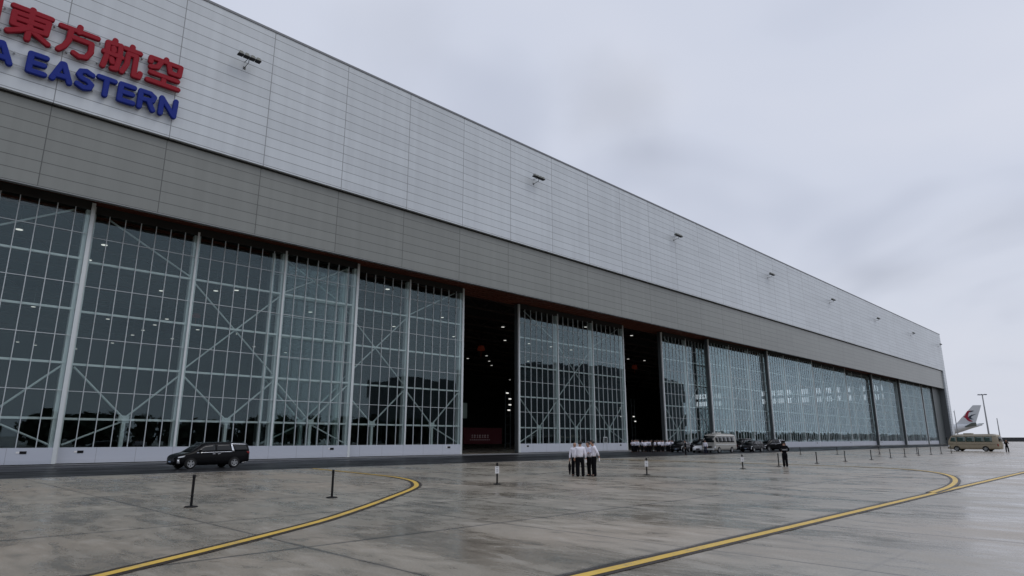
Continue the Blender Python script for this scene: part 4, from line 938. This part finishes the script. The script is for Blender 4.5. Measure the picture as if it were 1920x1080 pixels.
for s in (-1, 1):
    v = [(s*1.2, -20.2, 7.9), (s*1.2, -25.2, 8.4), (s*9.2, -26.6, 9.5), (s*9.2, -24.6, 9.4)]; v2 = [(x, y, z-.35) for x, y, z in v]
    MB().add(v+v2, [(0, 1, 2, 3), (7, 6, 5, 4), (0, 4, 5, 1), (1, 5, 6, 2), (2, 6, 7, 3), (3, 7, 4, 0)]).build('tailplane', M_stab, ac, .08)
    w_ = [(s*2.6, 16, 4.6), (s*2.6, 5, 4.4), (s*28, -6, 6.8), (s*28, -3.4, 6.8)]; w2 = [(x, y, z-.6) for x, y, z in w_]
    MB().add(w_+w2, [(0, 1, 2, 3), (7, 6, 5, 4), (0, 4, 5, 1), (1, 5, 6, 2), (2, 6, 7, 3), (3, 7, 4, 0)]).build('wing', M_ac, ac, .1)
    MB().lathe([(.9, -3), (1.3, -2.2), (1.35, .5), (.7, 2.4)], 18, (s*9.5, 8, 3.3), 'y').build('engine', M_ac, ac)
    MB().tube((s*4.5, 3, 4.5), (s*4.5, 3, .6), .18).lathe([(.3, -.2), (.6, -.2), (.6, .2), (.3, .2)], 18, (s*4.5, 3, .6), 'y').build('main_gear', M_tyre, ac)
MB().tube((0, 30, 4), (0, 30, .5), .12).lathe([(.2, -.2), (.45, -.2), (.45, .2), (.2, .2)], 16, (0, 30, .45), 'y').build('nose_gear', M_tyre, ac)

# ---------------------------------------------------------------- masts, wall, far things
def mast(x, y, H, r, label, head):
    t = MB().tube((0, 0, 0), (0, 0, H), r, 12, r*.55).build('light_mast' if head else 'pole', M_steel); t.location = (x, y, 0)
    if head:
        m = MB().lathe([(.2, H-.3), (1.0, H-.2), (1.0, H-.05), (.2, H)], 16)
        for k in range(8):
            a = k*math.pi/4; cx, cy = 1.6*math.cos(a), 1.6*math.sin(a)
            m.box((cx-.3, cy-.3, H-.25), (cx+.3, cy+.3, H+.15)); m.tube((0, 0, H-.1), (cx, cy, H-.05), .05, 6)
        m.build('lamp_ring', mat('mast_head', (.10, .11, .14), .5), t)
    return tag(t, label, 'mast' if head else 'pole')
mast(385, 60.7, 23.0, .42, 'tall floodlight mast with a ring of lamps right of the airliner tail', True)
mast(300*1.0+20, 60.9, 13.2, .22, 'slim grey pole close to the hangar corner, left of the airliner tail', False)
mast(385, 56.5, 11.6, .30, 'plain grey pole right of the floodlight mast', False)
o = MB().tube((-.5, 0, 12.9), (.6, 0, 13.6), .08).box((-.9, -.2, 12.7), (-.4, .2, 12.95)); bpy.data.objects['pole']
o.build('lamp_arm', M_steel, bpy.data.objects['pole'])
fw = MB(); a, b = Vector((580, 92)), Vector((640, -60)); d = (b-a).normalized(); nn = Vector((-d.y, d.x))*2
q = [a, b, b+nn, a+nn]; fw.add([(p.x, p.y, 0) for p in q] + [(p.x, p.y, 2.9) for p in q], [(3, 2, 1, 0), (4, 5, 6, 7), (0, 1, 5, 4), (1, 2, 6, 5), (2, 3, 7, 6), (3, 0, 4, 7)])
tag(fw.build('boundary_wall', mat('dark_wall', (.035, .038, .042), .7, noise=.15, nscale=.3)), 'long low dark wall on the horizon at the right edge', 'wall')

# ---------------------------------------------------------------- things seen only mirrored in the glass
op = tag(empty('opposite_hangar', (265, -72, 0)), 'long dark hangar across the apron, seen mirrored in the glass doors', 'hangar')
M_op = mat('opposite_wall', (.15, .165, .17), .7, noise=.15, nscale=.1)
m = MB().box((-75, -30, 0), (75, 0, 33.5)); m.build('wall', M_op, op)
xs = [-75+150*i/24 for i in range(25)]; arc = [(x, 33.5 + 4.5*(1-(x/75)**2)) for x in xs]
MB().prism([(-75, 33.49)] + arc[1:-1] + [(75, 33.49)], -30, .5).build('roof', mat('opp_roof', (.10, .11, .12), .6), op)
MB().box((-125, -25, 0), (-75.1, 0, 24)).build('annex', M_op, op)
for i in range(7): MB().box((-70+20.5*i, .01, 0), (-70+20.5*i+15, .12, 20)).build('door_panel', mat('opp_door', (.11, .12, .125), .4), op)
def treeline(x0, x1, y, H, n, label_seed):
    random.seed(label_seed); m = MB()
    for i in range(n):
        cx = random.uniform(x0, x1); cy = y + random.uniform(-6, 6); h = H*random.uniform(.72, 1.0); rr = h*random.uniform(.40, .6)
        for k in range(95):
            u = Vector((random.gauss(0, 1), random.gauss(0, 1), random.gauss(0, 1))).normalized() * random.uniform(.45, 1)
            p = Vector((cx, cy, h*.5)) + Vector((u.x*rr, u.y*rr, u.z*h*.5)); s = h*random.uniform(.07, .15)
            a = Vector((random.uniform(-1, 1), random.uniform(-1, 1), random.uniform(-1, 1))).normalized(); b = a.orthogonal().normalized(); c_ = a.cross(b)
            m.add([p+b*s, p+c_*s, p-b*s, p-c_*s], [(0, 1, 2, 3)])
        m.tube((cx, cy, 0), (cx, cy, h*.5), .2, 5, .1)
    return m
M_tree = mat('dark_foliage', (.035, .055, .03), .8, noise=.5, nscale=.4)
tag(treeline(-170, 150, -72, 9.6, 190, 5).build('tree_line', M_tree), 'dark line of trees mirrored low in the nearest glass doors', 'trees', kind='stuff')
tag(treeline(640, 1750, -280, 12, 260, 6).build('tree_line', M_tree), 'far line of trees mirrored at the foot of the distant glass doors', 'trees', kind='stuff')
